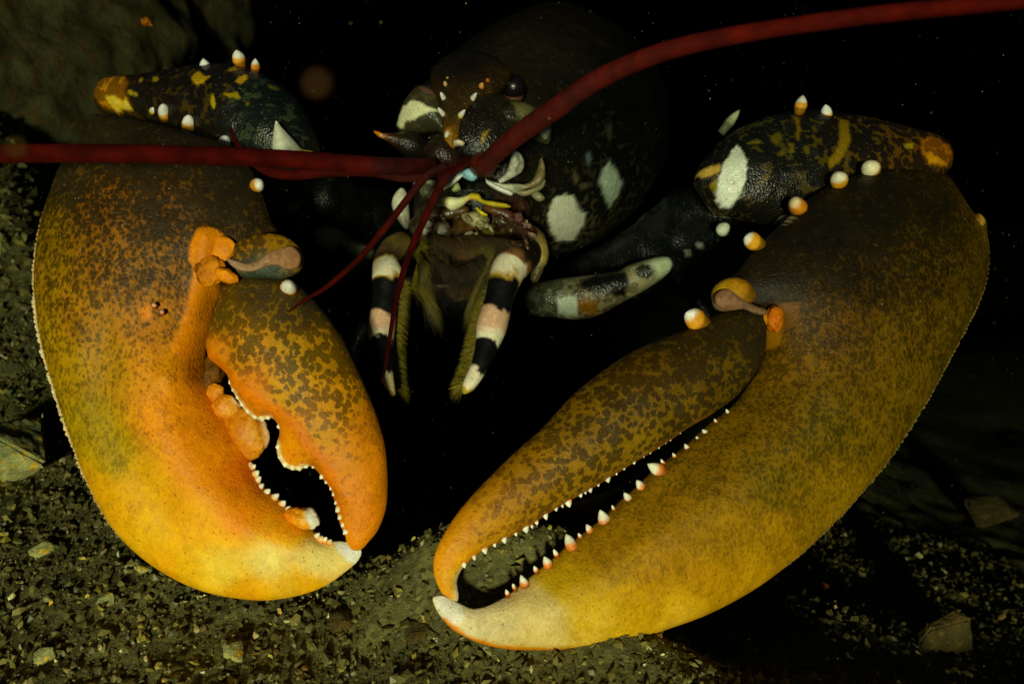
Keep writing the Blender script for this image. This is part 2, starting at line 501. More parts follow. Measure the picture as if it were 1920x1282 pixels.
        if s.bead.any():
            dd, i = _nearest(v2, s.b)
            k = (s.bead[i] * 0.75 + 0.25 * (s.bead[i] > 0.02)) * (1 - sstep(d, 4, 10))
            k = k[:, None]
            cc = np.clip(lin((240, 215, 160)) * 0.9, 0, .85)
            A = A * (1 - k) + cc * k; B = B * (1 - k) + cc * k
        A = np.concatenate([A, A[inn]]); B = np.concatenate([B, B[inn]]); m = np.concatenate([m, m[inn]])
        return mk(name, V, T, mat, parent, A, B, m, **props)

def beads_row(sheet, par, x0, y0, x1, y1, per, rad, col, name='tubercle_row', gain=.95):
    V = []; F = []; C = []
    b = sheet.b; n = len(b); L = np.concatenate([[0], np.cumsum(np.hypot(*np.diff(b, axis=0).T))])
    r_ = np.random.default_rng(5)
    bm = bmesh.new(); bmesh.ops.create_icosphere(bm, subdivisions=2, radius=1)
    sv = np.array([tuple(v.co) for v in bm.verts]); sf = [tuple(v.index for v in f.verts) for f in bm.faces]; bm.free()
    for row in range(3):
        s = per * .37 * row
        while s < L[-1]:
            i = min(int(np.searchsorted(L, s)), n - 1); x, y = b[i]
            s += per * r_.uniform(.6, 1.15)
            if not (x0 < x < x1 and y0 < y < y1): continue
            if r_.random() < .12: continue
            w = min(1, (y - y0) / 160, (y1 - y) / 260) * (1, .8, .55)[row]
            inw = (0.2, 5.5, 11)[row]
            q = b[i] - sheet.nrm[i] * inw
            p = sheet.front(q[0], q[1])[0]; d = proj(p)[2]; R = rad * (.35 + .65 * w) * (1, .75, .5)[row] * r_.uniform(.75, 1.15) * KPX * d
            bs = len(V) and sum(len(k) for k in V)
            V.append(p - sheet.n * R * .25 + sv * R * np.array([1, 1, 1]))
            F += [tuple(bs + k for k in f) for f in sf]
            c = lin(col[0]) * w + lin(col[1]) * (1 - w)
            C.append(np.tile(np.clip(c * gain * r_.uniform(.8, 1.1), 0, .88), (len(sv), 1)))
    return mk(name, np.concatenate(V), F, M_TOOTH, par, np.concatenate(C))

def _nearest(v, b):
    out = np.zeros(len(v), int)
    for s in range(0, len(v), 3000):
        D = (v[s:s + 3000, 0, None] - b[:, 0]) ** 2 + (v[s:s + 3000, 1, None] - b[:, 1]) ** 2
        out[s:s + 3000] = D.argmin(1)
    return None, out

def flat(c, c2=None, m=0.5, gain=1.0):
    return Paint([(0, 0, c, c2 or c, m)], gain=gain)

def tube(name, pts, mat, parent, stops=None, col=None, around=18, step=4.0, flatx=1.0, paint=None, rag=0.02, wave=0.0, gain=1.0, taper_cap=True, m=0.35, dark=None, **props):
    """limb through (px, py, distance, half-width in px); rounded ends"""
    q = crom([tuple(p) for p in pts], step, False)
    C = P(q[:, 0], q[:, 1], q[:, 2]); R = q[:, 3] * KPX * q[:, 2]
    n = len(q); t = np.linspace(0, 1, n)
    T = np.gradient(C, axis=0); T /= np.linalg.norm(T, axis=1, keepdims=True) + 1e-12
    if taper_cap:
        # hemispherical ends
        s = np.concatenate([[0], np.cumsum(np.linalg.norm(np.diff(C, axis=0), axis=1))])
        e0 = np.clip(s / (R[0] * 0.9 + 1e-9), 0, 1); e1 = np.clip((s[-1] - s) / (R[-1] * 0.9 + 1e-9), 0, 1)
        R = R * np.sqrt(np.clip(1 - (1 - e0) ** 2, 0.0004, 1)) * np.sqrt(np.clip(1 - (1 - e1) ** 2, 0.0004, 1))
    V = []; ang = np.linspace(0, 2 * np.pi, around, endpoint=False)
    for i in range(n):
        side = np.cross(T[i], FW); L = np.linalg.norm(side)
        side = RT if L < 0.15 else side / L
        up = np.cross(side, T[i]); up /= np.linalg.norm(up)
        rr = R[i] * (1 + wave * (vnoise(ang * 1.3 + 3, np.full(around, t[i] * 14), 4) - 0.5))
        V.append(C[i] + (np.cos(ang) * rr)[:, None] * side + (np.sin(ang) * rr * flatx)[:, None] * up)
    V = np.concatenate(V)
    F = [(i * around + j, i * around + (j + 1) % around, (i + 1) * around + (j + 1) % around, (i + 1) * around + j) for i in range(n - 1) for j in range(around)]
    F.append(tuple(range(around))[::-1]); F.append(tuple((n - 1) * around + j for j in range(around)))
    tt = np.repeat(t, around)
    if paint:
        px, py, _ = proj(V); A, B, mm = paint(px, py)
    elif stops:
        ax = np.tile(ang, n)
        k = tt + rag * 2 * fbm(ax * 1.6 + 2 * np.sin(ax), tt * 24, 3, 8)
        st = np.array([x[0] for x in stops]); cs = np.array([lin(x[1]) for x in stops])
        A = np.stack([np.interp(k, st, cs[:, c]) for c in range(3)], 1) * gain
        B = A * 1.2; mm = m
        if dark is not None: A = A * 0 + lin(dark)
    else:
        A = np.tile(lin(col) * gain, (len(V), 1)); B = A * 1.25; mm = m
    A = np.clip(A, 0, .88); B = np.clip(B, 0, .9)
    return mk(name, V, F, mat, parent, A, B, mm, along=tt, **props)

def cone(name, base, tip, r, mat, parent, c0, c1, blunt=1.7, split=0.45, soft=0.12, gain=1.0, **props):
    """spine or tooth from a base point to its tip, root colour c0, point colour c1"""
    base = np.asarray(base, float); tip = np.asarray(tip, float)
    ax = tip - base; L = np.linalg.norm(ax); ax /= L
    s = np.cross(ax, (0.3, 0.2, 0.93)); s /= np.linalg.norm(s); u = np.cross(ax, s)
    na, nt = 14, 10
    t = np.concatenate([[-.7], np.linspace(-0.25, 1, nt - 1)]); V = []; ca = []
    ang = np.linspace(0, 2 * np.pi, na, endpoint=False)
    for k in t:
        rr = r * max(1 - max(k, 0) ** blunt, 0.0) ** 0.72 if k > 0 else r * (1 + 0.2 * k)
        rr = max(rr, r * 0.02)
        wob = 1 + 0.08 * np.sin(ang * 2 + k * 3 + base[0] * 900)
        V.append(base + ax * L * k + (np.cos(ang) * rr * wob)[:, None] * s + (np.sin(ang) * rr * wob)[:, None] * u)
        f = sstep(k + 0.12 * np.sin(ang + base[0] * 500), split - soft, split + soft)[:, None]
        cc = lin(c0) * (1 - f) + lin(c1) * f
        g_ = sstep(k, -.12, .14); ca.append(cc * (.35 + .65 * g_) * (1, .9 + .1 * g_, 1))
    V = np.concatenate(V); A = np.clip(np.concatenate(ca) * gain, 0, .88)
    F = [(i * na + j, i * na + (j + 1) % na, (i + 1) * na + (j + 1) % na, (i + 1) * na + j) for i in range(nt - 1) for j in range(na)]
    F.append(tuple(range(na))[::-1]); F.append(tuple((nt - 1) * na + j for j in range(na)))
    return mk(name, V, F, mat, parent, A, A * 1.1, 0.4, **props)

def lump(name, px, py, d, rx, ry, rot, mat, parent, paint, rz=None, bumpy=0.08, seed=0, **props):
    """rounded knob: half-sizes in px at its distance"""
    bm = bmesh.new(); bmesh.ops.create_icosphere(bm, subdivisions=4, radius=1)
    V = np.array([tuple(v.co) for v in bm.verts]); F = [tuple(v.index for v in f.verts) for f in bm.faces]; bm.free()
    k = np.array([noise.noise(Vector(v) * 1.6 + Vector((seed, seed * 2.3, 0))) for v in V]) * bumpy * 2
    k += np.array([noise.noise(Vector(v) * 4.1 + Vector((seed, 1, 0))) for v in V]) * bumpy
    V = V * (1 + k)[:, None]
    c, s = math.cos(rot), math.sin(rot); q = KPX * d
    rz = rz if rz is not None else (rx + ry) / 2
    X = V[:, 0] * rx * q; Y = V[:, 1] * ry * q; Z = V[:, 2] * rz * q
    x = X * c - Y * s; y = X * s + Y * c
    W_ = P(px, py, d) + x[:, None] * RT - y[:, None] * UP + Z[:, None] * (-FW)
    pxs, pys, _ = proj(W_)
    A, B, m = paint(pxs, pys)
    return mk(name, W_, F, mat, parent, A, B, m, **props)

def thing(name, label, cat, loc, group=None):
    o = bpy.data.objects.new(name, None); COL.objects.link(o)
    o.location = loc; o.empty_display_size = 0.02
    o['label'] = label; o['category'] = cat
    if group: o['group'] = group
    ROOTLOC[o.name] = np.asarray(loc, float)
    return o

# ------------------------------------------------------------------ the seabed
def terr(x, y):
    x = np.asarray(x, float); y = np.asarray(y, float)
    lip = 0.405 - 1.05 * np.maximum(x - 0.03, 0) + 1.7 * np.maximum(-0.19 - x, 0)
    lip = np.maximum(lip, -0.15) + 0.05 * fbm(x * 9, y * 9, 3, 21)
    e = y - lip
    wr = sstep(x, 0.06, 0.20)
    drop = -0.085 * sstep(e, -0.015, 0.14) - 0.5 * np.maximum(e - 0.10, 0)  # drop shaped so the ground behind the claws lies in its own shade
    ee = np.maximum(e + 0.03, 0)
    gentle = -0.245 * ee * ee / (ee + 0.05) - 0.02 * sstep(e, 0, .3)  # right side tilted away from the sun to dim the ground
    z = drop * (1 - wr) + gentle * wr
    z = z + 0.12 * sstep(y - 0.55 * sstep(x, -0.34, -0.2), 0.42, 0.9) * sstep(-x, 0.20, 0.36)
    z = np.maximum(z, -0.9 + 0 * z)
    z = z + 0.012 * fbm(x * 14, y * 14, 4, 2) + 0.006 * fbm(x * 60, y * 60, 3, 5)
    z = z + 0.25 * fbm(x * 1.2, y * 1.2, 3, 31) * sstep(np.hypot(x, y - 0.4), 0.8, 2.2)
    z = z + 0.034 * np.exp(-((x - 0.0) / 0.065) ** 4 - ((y - 0.395) / 0.03) ** 2)  # mound added to catch light coming through the right claw's gap
    return z - 0.014

def axis(lo, hi, c, fine, halfw, grow=1.12):
    a = [c]; st = fine
    while a[-1] < hi:
        if a[-1] - c > halfw: st *= grow
        a.append(a[-1] + st)
    b = [c]; st = fine
    while b[-1] > lo:
        if c - b[-1] > halfw: st *= grow
        b.append(b[-1] - st)
    return np.array(b[::-1][:-1] + a)
gx = axis(-3.8, 3.8, 0, 0.0030, 0.36, 1.10); gy = axis(-0.42, 6.8, 0.42, 0.0030, 0.22, 1.10)
gx = np.clip(gx, -3.8, 3.8); gy = np.clip(gy, -0.40, 6.8)
X, Y = np.meshgrid(gx, gy); Z = terr(X, Y)
nx_, ny_ = len(gx), len(gy)
idx = np.arange(nx_ * ny_).reshape(ny_, nx_)
Fq = np.stack([idx[:-1, :-1].ravel(), idx[:-1, 1:].ravel(), idx[1:, 1:].ravel(), idx[1:, :-1].ravel()], 1)
o = mk('seabed', np.stack([X.ravel(), Y.ravel(), Z.ravel()], 1), Fq, M_BED, recalc=False)
o['kind'] = 'structure'

def G(px, py):
    """where the sight line through a photo point meets the seabed"""
    r = FW + (px - 960) * KPX * RT - (py - 641) * KPX * UP
    t = 0.2
    for _ in range(900):
        p = CAM + r * t
        if p[2] < float(terr(p[0], p[1])): break
        t += 0.002
    return p, t

# gravel and broken shell lying on the seabed
def shards(name, n, xr, yr, smin, smax, pal, w, label, cat, lift=0.3, seed=1, flatn=0.8):
    r = np.random.default_rng(seed)
    x = r.uniform(*xr, n); y = r.uniform(*yr, n)
    z = terr(x, y)
    s = smin * (smax / smin) ** (r.random(n) ** 2.2)
    base = np.array([(1, 0, 0), (0.3, 0.95, 0), (-0.8, 0.6, 0), (-0.9, -0.5, 0), (0.1, -1, 0), (0, 0, 1), (0, 0, -1), (0.6, -0.6, 0.4)], float)
    bmh = bmesh.new()
    faces = [(0, 1, 5), (1, 2, 5), (2, 3, 5), (3, 4, 5), (4, 7, 5), (7, 0, 5), (1, 0, 6), (2, 1, 6), (3, 2, 6), (4, 3, 6), (7, 4, 6), (0, 7, 6)]
    bmh.free()
    V = base[None] * (1 + r.uniform(-.45, .45, (n, 8, 1))) * np.stack([np.ones(n), r.uniform(.45, 1, n), r.uniform(.25, flatn, n)], 1)[:, None]
    q = r.normal(size=(n, 4)) * np.array([1.6, .55, .55, 1.4]); q /= np.linalg.norm(q, axis=1, keepdims=True)
    a, b, c, d = q.T
    R = np.stack([np.stack([1 - 2 * (c * c + d * d), 2 * (b * c - a * d), 2 * (b * d + a * c)], 1),
                  np.stack([2 * (b * c + a * d), 1 - 2 * (b * b + d * d), 2 * (c * d - a * b)], 1),
                  np.stack([2 * (b * d - a * c), 2 * (c * d + a * b), 1 - 2 * (b * b + c * c)], 1)], 1)
    V = np.einsum('nij,nkj->nki', R, V) * s[:, None, None]
    V += np.stack([x, y, z + s * lift], 1)[:, None]
    Fs = (np.array(faces)[None] + (np.arange(n) * 8)[:, None, None]).reshape(-1, 3)
    ci = r.choice(len(pal), n, p=w)
    C = np.array([lin(c) for c in pal])[ci] * r.uniform(.95, 1.5, (n, 1)) * np.array([1, .95, .74])
    C = np.repeat(C, 8, 0)
    o = mk(name, V.reshape(-1, 3), Fs, M_GRIT, None, np.clip(C, 0, .8), smooth=False, recalc=False)
    o['kind'] = 'stuff'; o['label'] = label; o['category'] = cat
    return o
PAL = [(72, 69, 40), (86, 83, 48), (102, 98, 56), (124, 118, 70), (140, 130, 58), (152, 144, 104), (90, 76, 40), (70, 76, 54)]
shards('gravel', 46000, (-0.50, 0.38), (0.20, 0.62), 0.0006, 0.0036, PAL, [.28, .34, .20, .08, .04, .015, .03, .015],
       'olive and brown coarse gravel covering the seabed', 'gravel', seed=3)
shards('slope_gravel', 14000, (-0.85, -0.20), (0.55, 1.0), 0.0010, 0.0060, PAL, [.34, .34, .17, .06, .02, .01, .02, .04],
       'dim greenish gravel slope beside and behind the left claw', 'gravel', seed=13)
shards('shell_grit', 900, (-0.50, 0.34), (0.18, 0.62), 0.0009, 0.0030, [(190, 185, 140), (205, 190, 90), (215, 210, 185), (160, 130, 60)], [.4, .15, .25, .2],
       'pale broken shell grit scattered over the gravel', 'shell grit', lift=0.8, seed=5, flatn=0.35)

# ------------------------------------------------------------------ rocks
def rock(name, centre, radii, mat, label, cat, rough=0.18, sub=5, seed=0, cut=None, group=None, kind=None, freq=1.3, rot=0.0, blocky=0.0):
    bm = bmesh.new(); bmesh.ops.create_icosphere(bm, subdivisions=sub, radius=1)
    c, s = math.cos(rot), math.sin(rot)
    for v in bm.verts:
        p = v.co.copy(); o_ = Vector((seed * 3.1, seed * 1.7, seed))
        k = 1 + rough * (noise.noise(p * freq + o_) * 1.4 + noise.noise(p * freq * 2.3 + o_) * 0.7 + noise.noise(p * freq * 5.5 + o_) * 0.32 + noise.noise(p * freq * 13 + o_) * 0.13)
        if blocky:
            mx = max(abs(p.x), abs(p.y), abs(p.z)); p = p * (1 + blocky * (1 / max(mx, .6) - 1))
        p = p * k
        x, y, z = p.x * radii[0], p.y * radii[1], p.z * radii[2]
        v.co = (x * c - y * s, x * s + y * c, z)
    me = bpy.data.meshes.new(name); bm.to_mesh(me); bm.free()
    me.polygons.foreach_set('use_smooth', np.ones(len(me.polygons), bool))
    me.materials.append(mat)
    o = bpy.data.objects.new(name, me); COL.objects.link(o); o.location = centre
    if kind: o['kind'] = kind
    else:
        o['label'] = label; o['category'] = cat
        if group: o['group'] = group
    return o

bc = P(60, 150, 1.10)
rock('boulder', (bc[0] - 0.085, bc[1] + 0.10, bc[2] - 0.05), (0.285, 0.36, 0.36), M_BOULD,
     'big silt covered olive boulder behind the claw on the left', 'boulder', 0.13, 7, 4, freq=1.6)
def angular(name, centre, radii, mat, label, seed, rot=0.0, n=16):
    rr = np.random.default_rng(seed)
    bm = bmesh.new()
    for _ in range(n):
        v = rr.normal(size=3); v /= np.linalg.norm(v); v *= rr.uniform(.85, 1.1)
        bm.verts.new(v)
    res = bmesh.ops.convex_hull(bm, input=bm.verts)
    bmesh.ops.delete(bm, geom=[g for g in res['geom_interior'] if isinstance(g, bmesh.types.BMVert)], context='VERTS')
    bmesh.ops.bevel(bm, geom=bm.edges[:], offset=.06, segments=2, affect='EDGES')
    bmesh.ops.triangulate(bm, faces=bm.faces)
    for _ in range(4):
        bmesh.ops.subdivide_edges(bm, edges=[e for e in bm.edges if e.calc_length() > .09], cuts=1)
        bmesh.ops.triangulate(bm, faces=bm.faces)
    c, s_ = math.cos(rot), math.sin(rot)
    for v in bm.verts:
        p = v.co * (1 + .05 * noise.noise(v.co * 3 + Vector((seed, 0, 0))) + .025 * noise.noise(v.co * 9) + .014 * noise.noise(v.co * 24))
        x, y, z = p.x * radii[0], p.y * radii[1], p.z * radii[2]
        v.co = (x * c - y * s_, x * s_ + y * c, z)
    me = bpy.data.meshes.new(name); bm.to_mesh(me); bm.free(); me.materials.append(mat)
    o = bpy.data.objects.new(name, me); COL.objects.link(o); o.location = centre
    o['label'] = label; o['category'] = 'rock' if max(radii) > .012 else 'pebble'
    return o
p, t = G(30, 900)
angular('slab', (p[0] - 0.008, p[1] + 0.014, p[2] + 0.010), (0.050, 0.030, 0.030), M_SLAB, 'flat pale green and yellow slab of rock lying left of the left claw', 9, -.4, 12)
p, t = G(8, 470)
angular('rock', (p[0] - .01, p[1], p[2] + 0.004), (0.020, 0.014, 0.012), M_SLAB, 'small pale rock at the far left edge under the boulder', 5)
p, t = G(1762, 1215)
angular('rock', (p[0], p[1], p[2] + 0.006), (0.023, 0.016, 0.020), M_BROWN, 'brownish rock in the dim lower right corner', 31, .6, 14)
p, t = G(1850, 975)
angular('rock', (p[0], p[1], p[2] + 0.006), (0.028, 0.02, 0.018), M_BROWN, 'barely lit dark rock right of the right claw', 15, .2, 14)
p, t = G(1545, 1112)
angular('pebble', (p[0], p[1], p[2] + 0.004), (0.0055, 0.0045, 0.005), M_REDP, 'tiny orange red pebble below the right claw', 18)
for (px, py, rx, sd, mt, lab) in [(80, 1034, .0085, 41, M_SLAB, 'pale tan shell flake on the gravel below the flat slab'), (95, 1130, .0055, 42, M_SLAB, 'thin pale shell sliver on the gravel near the lower left corner'), (200, 1135, .0075, 43, M_SLAB, 'pale green pebble on gravel beneath the left claw'),
        (265, 1065, .007, 44, M_SLAB, 'whitish pebble tucked against the lower edge of the left claw'), (90, 1235, .008, 45, M_SLAB, 'olive pebble at the bottom edge of the gravel on the left'), (780, 1190, .009, 46, M_BROWN, 'brown flat pebble on gravel between the two claw tips'),
        (640, 1170, .010, 47, M_BROWN, 'dull brown pebble on the gravel under the white tip of the left claw'), (440, 1225, .009, 48, M_SLAB, 'larger olive pebble below the middle of the left claw at the bottom edge')]:
    p, t = G(px, py)
    angular('pebble', (p[0], p[1], p[2] + rx * .25), (rx, rx * .7, rx * .55), mt, lab, sd, sd * .7, 11)

# unseen roof added to shade the crevice, and the crevice's back wall
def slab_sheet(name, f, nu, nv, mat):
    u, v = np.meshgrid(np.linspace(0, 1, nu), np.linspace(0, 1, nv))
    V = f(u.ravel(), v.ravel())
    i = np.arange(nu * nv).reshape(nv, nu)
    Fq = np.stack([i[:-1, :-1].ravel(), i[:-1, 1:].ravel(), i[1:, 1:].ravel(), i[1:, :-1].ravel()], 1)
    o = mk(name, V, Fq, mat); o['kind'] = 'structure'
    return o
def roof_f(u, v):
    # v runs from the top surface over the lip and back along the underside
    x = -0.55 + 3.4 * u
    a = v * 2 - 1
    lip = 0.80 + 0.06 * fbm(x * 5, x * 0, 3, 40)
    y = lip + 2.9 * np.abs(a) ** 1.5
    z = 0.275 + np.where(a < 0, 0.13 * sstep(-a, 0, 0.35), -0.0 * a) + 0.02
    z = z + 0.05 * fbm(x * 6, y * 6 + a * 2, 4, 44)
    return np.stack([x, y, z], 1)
slab_sheet('added_shade_roof', roof_f, 260, 160, M_CAVE)
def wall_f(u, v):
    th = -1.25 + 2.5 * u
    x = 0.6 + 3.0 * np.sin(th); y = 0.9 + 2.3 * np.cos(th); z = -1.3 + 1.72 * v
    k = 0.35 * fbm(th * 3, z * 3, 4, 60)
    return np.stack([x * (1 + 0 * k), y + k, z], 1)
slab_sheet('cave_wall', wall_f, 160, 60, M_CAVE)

#LOBSTER
# ------------------------------------------------------------------ the lobster
LOC = (0.03, 0.70, -0.12)
lob = thing('lobster', 'dark lobster with two big orange brown claws and long red antennae facing the camera', 'lobster', LOC)
NF = -FW

# ---- left claw
LP = [(177, 215), (150, 265), (117, 305), (95, 360), (80, 410), (70, 465), (66, 524), (69, 580), (76, 630), (90, 685), (107, 742), (129, 810), (155, 880), (185, 945), (220, 1000), (265, 1045), (320, 1082), (380, 1108), (440, 1121), (500, 1125), (560, 1116), (610, 1098), (650, 1070), (672, 1050), (678, 1032), (665, 1019), (642, 1014), (617, 1013), (600, 1006), (585, 990), (560, 965), (545, 955), (534, 944), (516, 928), (500, 917), (488, 900), (478, 880), (470, 850), (455, 815), (432, 785), (412, 760), (398, 735), (386, 712), (383, 690), (387, 655), (396, 610), (410, 560), (440, 540), (490, 535), (535, 520), (560, 503), (566, 485), (556, 463), (535, 445), (512, 420), (500, 385), (487, 350), (470, 318), (430, 275), (340, 245), (250, 222), (200, 217)]
LD = [(388, 658), (386, 640), (393, 612), (404, 575), (414, 545), (432, 528), (470, 518), (531, 521), (553, 527), (567, 541), (594, 569), (632, 619), (660, 670), (683, 720), (706, 776), (722, 832), (727, 883), (727, 928), (722, 961), (708, 995), (690, 1017), (677, 1030), (660, 1030), (650, 1015), (646, 1001), (638, 984), (632, 961), (626, 935), (618, 914), (607, 900), (595, 883), (583, 874), (573, 877), (552, 881), (532, 873), (520, 852), (519, 830), (524, 814), (521, 796), (508, 783), (484, 787), (464, 775), (447, 751), (432, 724), (426, 703), (407, 684), (392, 672)]
def gauss_line(px, py, line, sig, amp):
    d, _, _ = seg_dist(px, py, line, False)
    return amp * np.exp(-(d / sig) ** 2)
RIDGE = [(414, 462), (402, 520), (384, 590), (362, 650), (352, 710)]
def lrel(px, py):
    r = gauss_line(px, py, RIDGE, 20, 0.0038)
    r = r + gauss_line(px, py, [(340, 720), (352, 800), (400, 900), (470, 970), (560, 1020)], 48, 0.0042)
    r = r - gauss_line(px, py, [(235, 640), (225, 760), (265, 880), (330, 960)], 40, 0.0028)
    r = r - gauss_line(px, py, [(400, 690), (412, 740), (450, 800)], 20, 0.004)
    r = r + 0.0012 * fbm(px / 60, py / 60, 3, 14) + 0.0005 * fbm(px / 14, py / 14, 2, 15)
    return r
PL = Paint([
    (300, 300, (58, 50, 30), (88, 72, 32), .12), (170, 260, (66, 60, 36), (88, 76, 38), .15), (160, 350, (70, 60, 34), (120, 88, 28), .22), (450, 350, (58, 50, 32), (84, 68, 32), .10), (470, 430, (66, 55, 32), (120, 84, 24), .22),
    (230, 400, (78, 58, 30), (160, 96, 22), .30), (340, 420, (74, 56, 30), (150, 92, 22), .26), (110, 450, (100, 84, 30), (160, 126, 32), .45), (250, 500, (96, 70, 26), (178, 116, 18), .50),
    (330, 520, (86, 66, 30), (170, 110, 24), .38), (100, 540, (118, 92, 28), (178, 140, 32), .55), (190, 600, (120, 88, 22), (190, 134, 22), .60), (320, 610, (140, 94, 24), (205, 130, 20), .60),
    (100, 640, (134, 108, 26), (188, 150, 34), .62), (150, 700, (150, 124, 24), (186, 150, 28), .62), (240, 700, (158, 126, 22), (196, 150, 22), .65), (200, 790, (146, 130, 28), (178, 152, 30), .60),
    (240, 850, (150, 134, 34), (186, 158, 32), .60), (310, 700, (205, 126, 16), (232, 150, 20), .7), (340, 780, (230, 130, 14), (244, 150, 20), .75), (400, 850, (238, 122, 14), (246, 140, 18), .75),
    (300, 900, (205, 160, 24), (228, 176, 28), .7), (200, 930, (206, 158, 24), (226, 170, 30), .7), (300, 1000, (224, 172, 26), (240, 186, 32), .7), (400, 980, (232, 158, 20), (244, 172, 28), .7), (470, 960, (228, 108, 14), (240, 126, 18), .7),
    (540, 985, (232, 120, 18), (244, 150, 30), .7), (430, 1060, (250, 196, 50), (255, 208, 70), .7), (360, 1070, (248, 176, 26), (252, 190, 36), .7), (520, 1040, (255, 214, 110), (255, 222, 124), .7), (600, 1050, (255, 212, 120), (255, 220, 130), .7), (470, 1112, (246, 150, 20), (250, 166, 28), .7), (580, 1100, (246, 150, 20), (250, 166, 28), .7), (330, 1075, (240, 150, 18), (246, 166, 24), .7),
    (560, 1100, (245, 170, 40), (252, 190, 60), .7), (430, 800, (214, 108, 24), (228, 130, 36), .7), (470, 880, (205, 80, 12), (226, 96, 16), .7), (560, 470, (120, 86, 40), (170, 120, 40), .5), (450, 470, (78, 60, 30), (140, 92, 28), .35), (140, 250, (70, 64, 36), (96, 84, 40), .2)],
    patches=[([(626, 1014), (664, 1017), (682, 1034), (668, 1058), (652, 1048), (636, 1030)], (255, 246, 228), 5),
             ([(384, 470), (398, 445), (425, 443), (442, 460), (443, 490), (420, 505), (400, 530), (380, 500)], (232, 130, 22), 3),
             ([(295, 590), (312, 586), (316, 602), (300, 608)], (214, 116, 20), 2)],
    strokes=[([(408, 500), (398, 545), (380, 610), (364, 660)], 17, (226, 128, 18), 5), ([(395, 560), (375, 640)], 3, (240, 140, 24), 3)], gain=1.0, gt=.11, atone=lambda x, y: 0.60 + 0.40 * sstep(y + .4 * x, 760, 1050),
    tone=lambda x, y: 0.72 + 0.40 * sstep(y, 380, 1000))  # claw darkens upward: brown pigment plus light fall-off put into the colour
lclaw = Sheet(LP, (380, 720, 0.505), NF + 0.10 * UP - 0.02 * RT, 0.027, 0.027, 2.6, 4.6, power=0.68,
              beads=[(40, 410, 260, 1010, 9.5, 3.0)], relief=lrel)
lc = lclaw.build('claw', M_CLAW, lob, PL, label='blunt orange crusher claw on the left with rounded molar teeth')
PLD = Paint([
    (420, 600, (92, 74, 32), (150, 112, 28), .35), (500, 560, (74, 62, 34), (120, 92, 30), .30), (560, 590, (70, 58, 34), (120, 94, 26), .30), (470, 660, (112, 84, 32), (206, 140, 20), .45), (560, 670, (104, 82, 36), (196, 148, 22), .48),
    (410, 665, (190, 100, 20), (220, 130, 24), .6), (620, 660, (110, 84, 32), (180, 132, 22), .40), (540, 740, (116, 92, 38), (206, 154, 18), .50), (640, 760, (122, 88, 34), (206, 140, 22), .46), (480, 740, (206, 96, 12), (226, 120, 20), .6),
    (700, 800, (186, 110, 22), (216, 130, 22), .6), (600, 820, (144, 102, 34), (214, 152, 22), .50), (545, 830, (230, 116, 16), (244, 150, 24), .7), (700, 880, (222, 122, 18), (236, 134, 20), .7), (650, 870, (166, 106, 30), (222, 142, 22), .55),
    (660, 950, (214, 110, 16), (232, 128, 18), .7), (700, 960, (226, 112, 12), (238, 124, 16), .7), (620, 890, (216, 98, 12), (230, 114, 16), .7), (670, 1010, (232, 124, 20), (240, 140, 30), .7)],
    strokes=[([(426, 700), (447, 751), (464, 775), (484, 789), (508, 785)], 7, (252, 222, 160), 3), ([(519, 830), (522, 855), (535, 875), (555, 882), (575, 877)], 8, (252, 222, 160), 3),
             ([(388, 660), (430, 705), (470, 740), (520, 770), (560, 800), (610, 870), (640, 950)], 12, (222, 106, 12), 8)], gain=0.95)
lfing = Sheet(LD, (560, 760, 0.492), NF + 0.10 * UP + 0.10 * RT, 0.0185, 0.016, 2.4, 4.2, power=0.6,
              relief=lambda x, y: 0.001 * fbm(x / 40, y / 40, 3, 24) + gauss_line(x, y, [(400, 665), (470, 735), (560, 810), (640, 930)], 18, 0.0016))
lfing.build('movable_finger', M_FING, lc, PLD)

beads_row(lclaw, lc, 40, 400, 270, 1010, 11, 6.2, [(250, 228, 180), (190, 140, 36)])
# ---- right claw
RP = [(811, 1122), (824, 1152), (851, 1181), (899, 1205), (958, 1217), (1029, 1218), (1112, 1214), (1183, 1202), (1254, 1178), (1313, 1157), (1373, 1128), (1432, 1092), (1500, 1038), (1565, 976), (1602, 935), (1651, 878), (1683, 833), (1730, 760), (1771, 682), (1796, 637), (1819, 592), (1838, 553), (1849, 511), (1851, 469), (1847, 436), (1848, 416), (1840, 404), (1821, 398), (1809, 380), (1792, 351), (1775, 328), (1720, 318), (1640, 320), (1572, 340), (1525, 366), (1490, 395), (1467, 418), (1430, 452), (1405, 480), (1380, 512), (1360, 522), (1344, 532), (1335, 552), (1345, 575), (1390, 585), (1432, 590), (1436, 616), (1437, 655), (1424, 690), (1406, 719), (1379, 755), (1349, 779), (1313, 808), (1284, 835), (1254, 858), (1224, 881), (1195, 910), (1165, 936), (1135, 965), (1106, 989), (1070, 1016), (1035, 1048), (1005, 1072), (978, 1094), (950, 1116), (916, 1134), (887, 1140), (863, 1131), (843, 1121), (827, 1116)]
RD = [(828, 1112), (815, 1083), (812, 1060), (816, 1035), (831, 1003), (857, 962), (898, 914), (958, 854), (1017, 801), (1076, 738), (1135, 691), (1195, 654), (1254, 630), (1290, 616), (1325, 598), (1362, 584), (1408, 576), (1430, 582), (1436, 616), (1434, 655), (1421, 690), (1398, 722), (1372, 749), (1331, 778), (1290, 802), (1254, 827), (1218, 850), (1187, 868), (1141, 897), (1106, 918), (1064, 941), (1023, 966), (987, 990), (946, 1012), (910, 1031), (880, 1052), (864, 1070), (857, 1090), (860, 1115), (856, 1130), (840, 1130)]
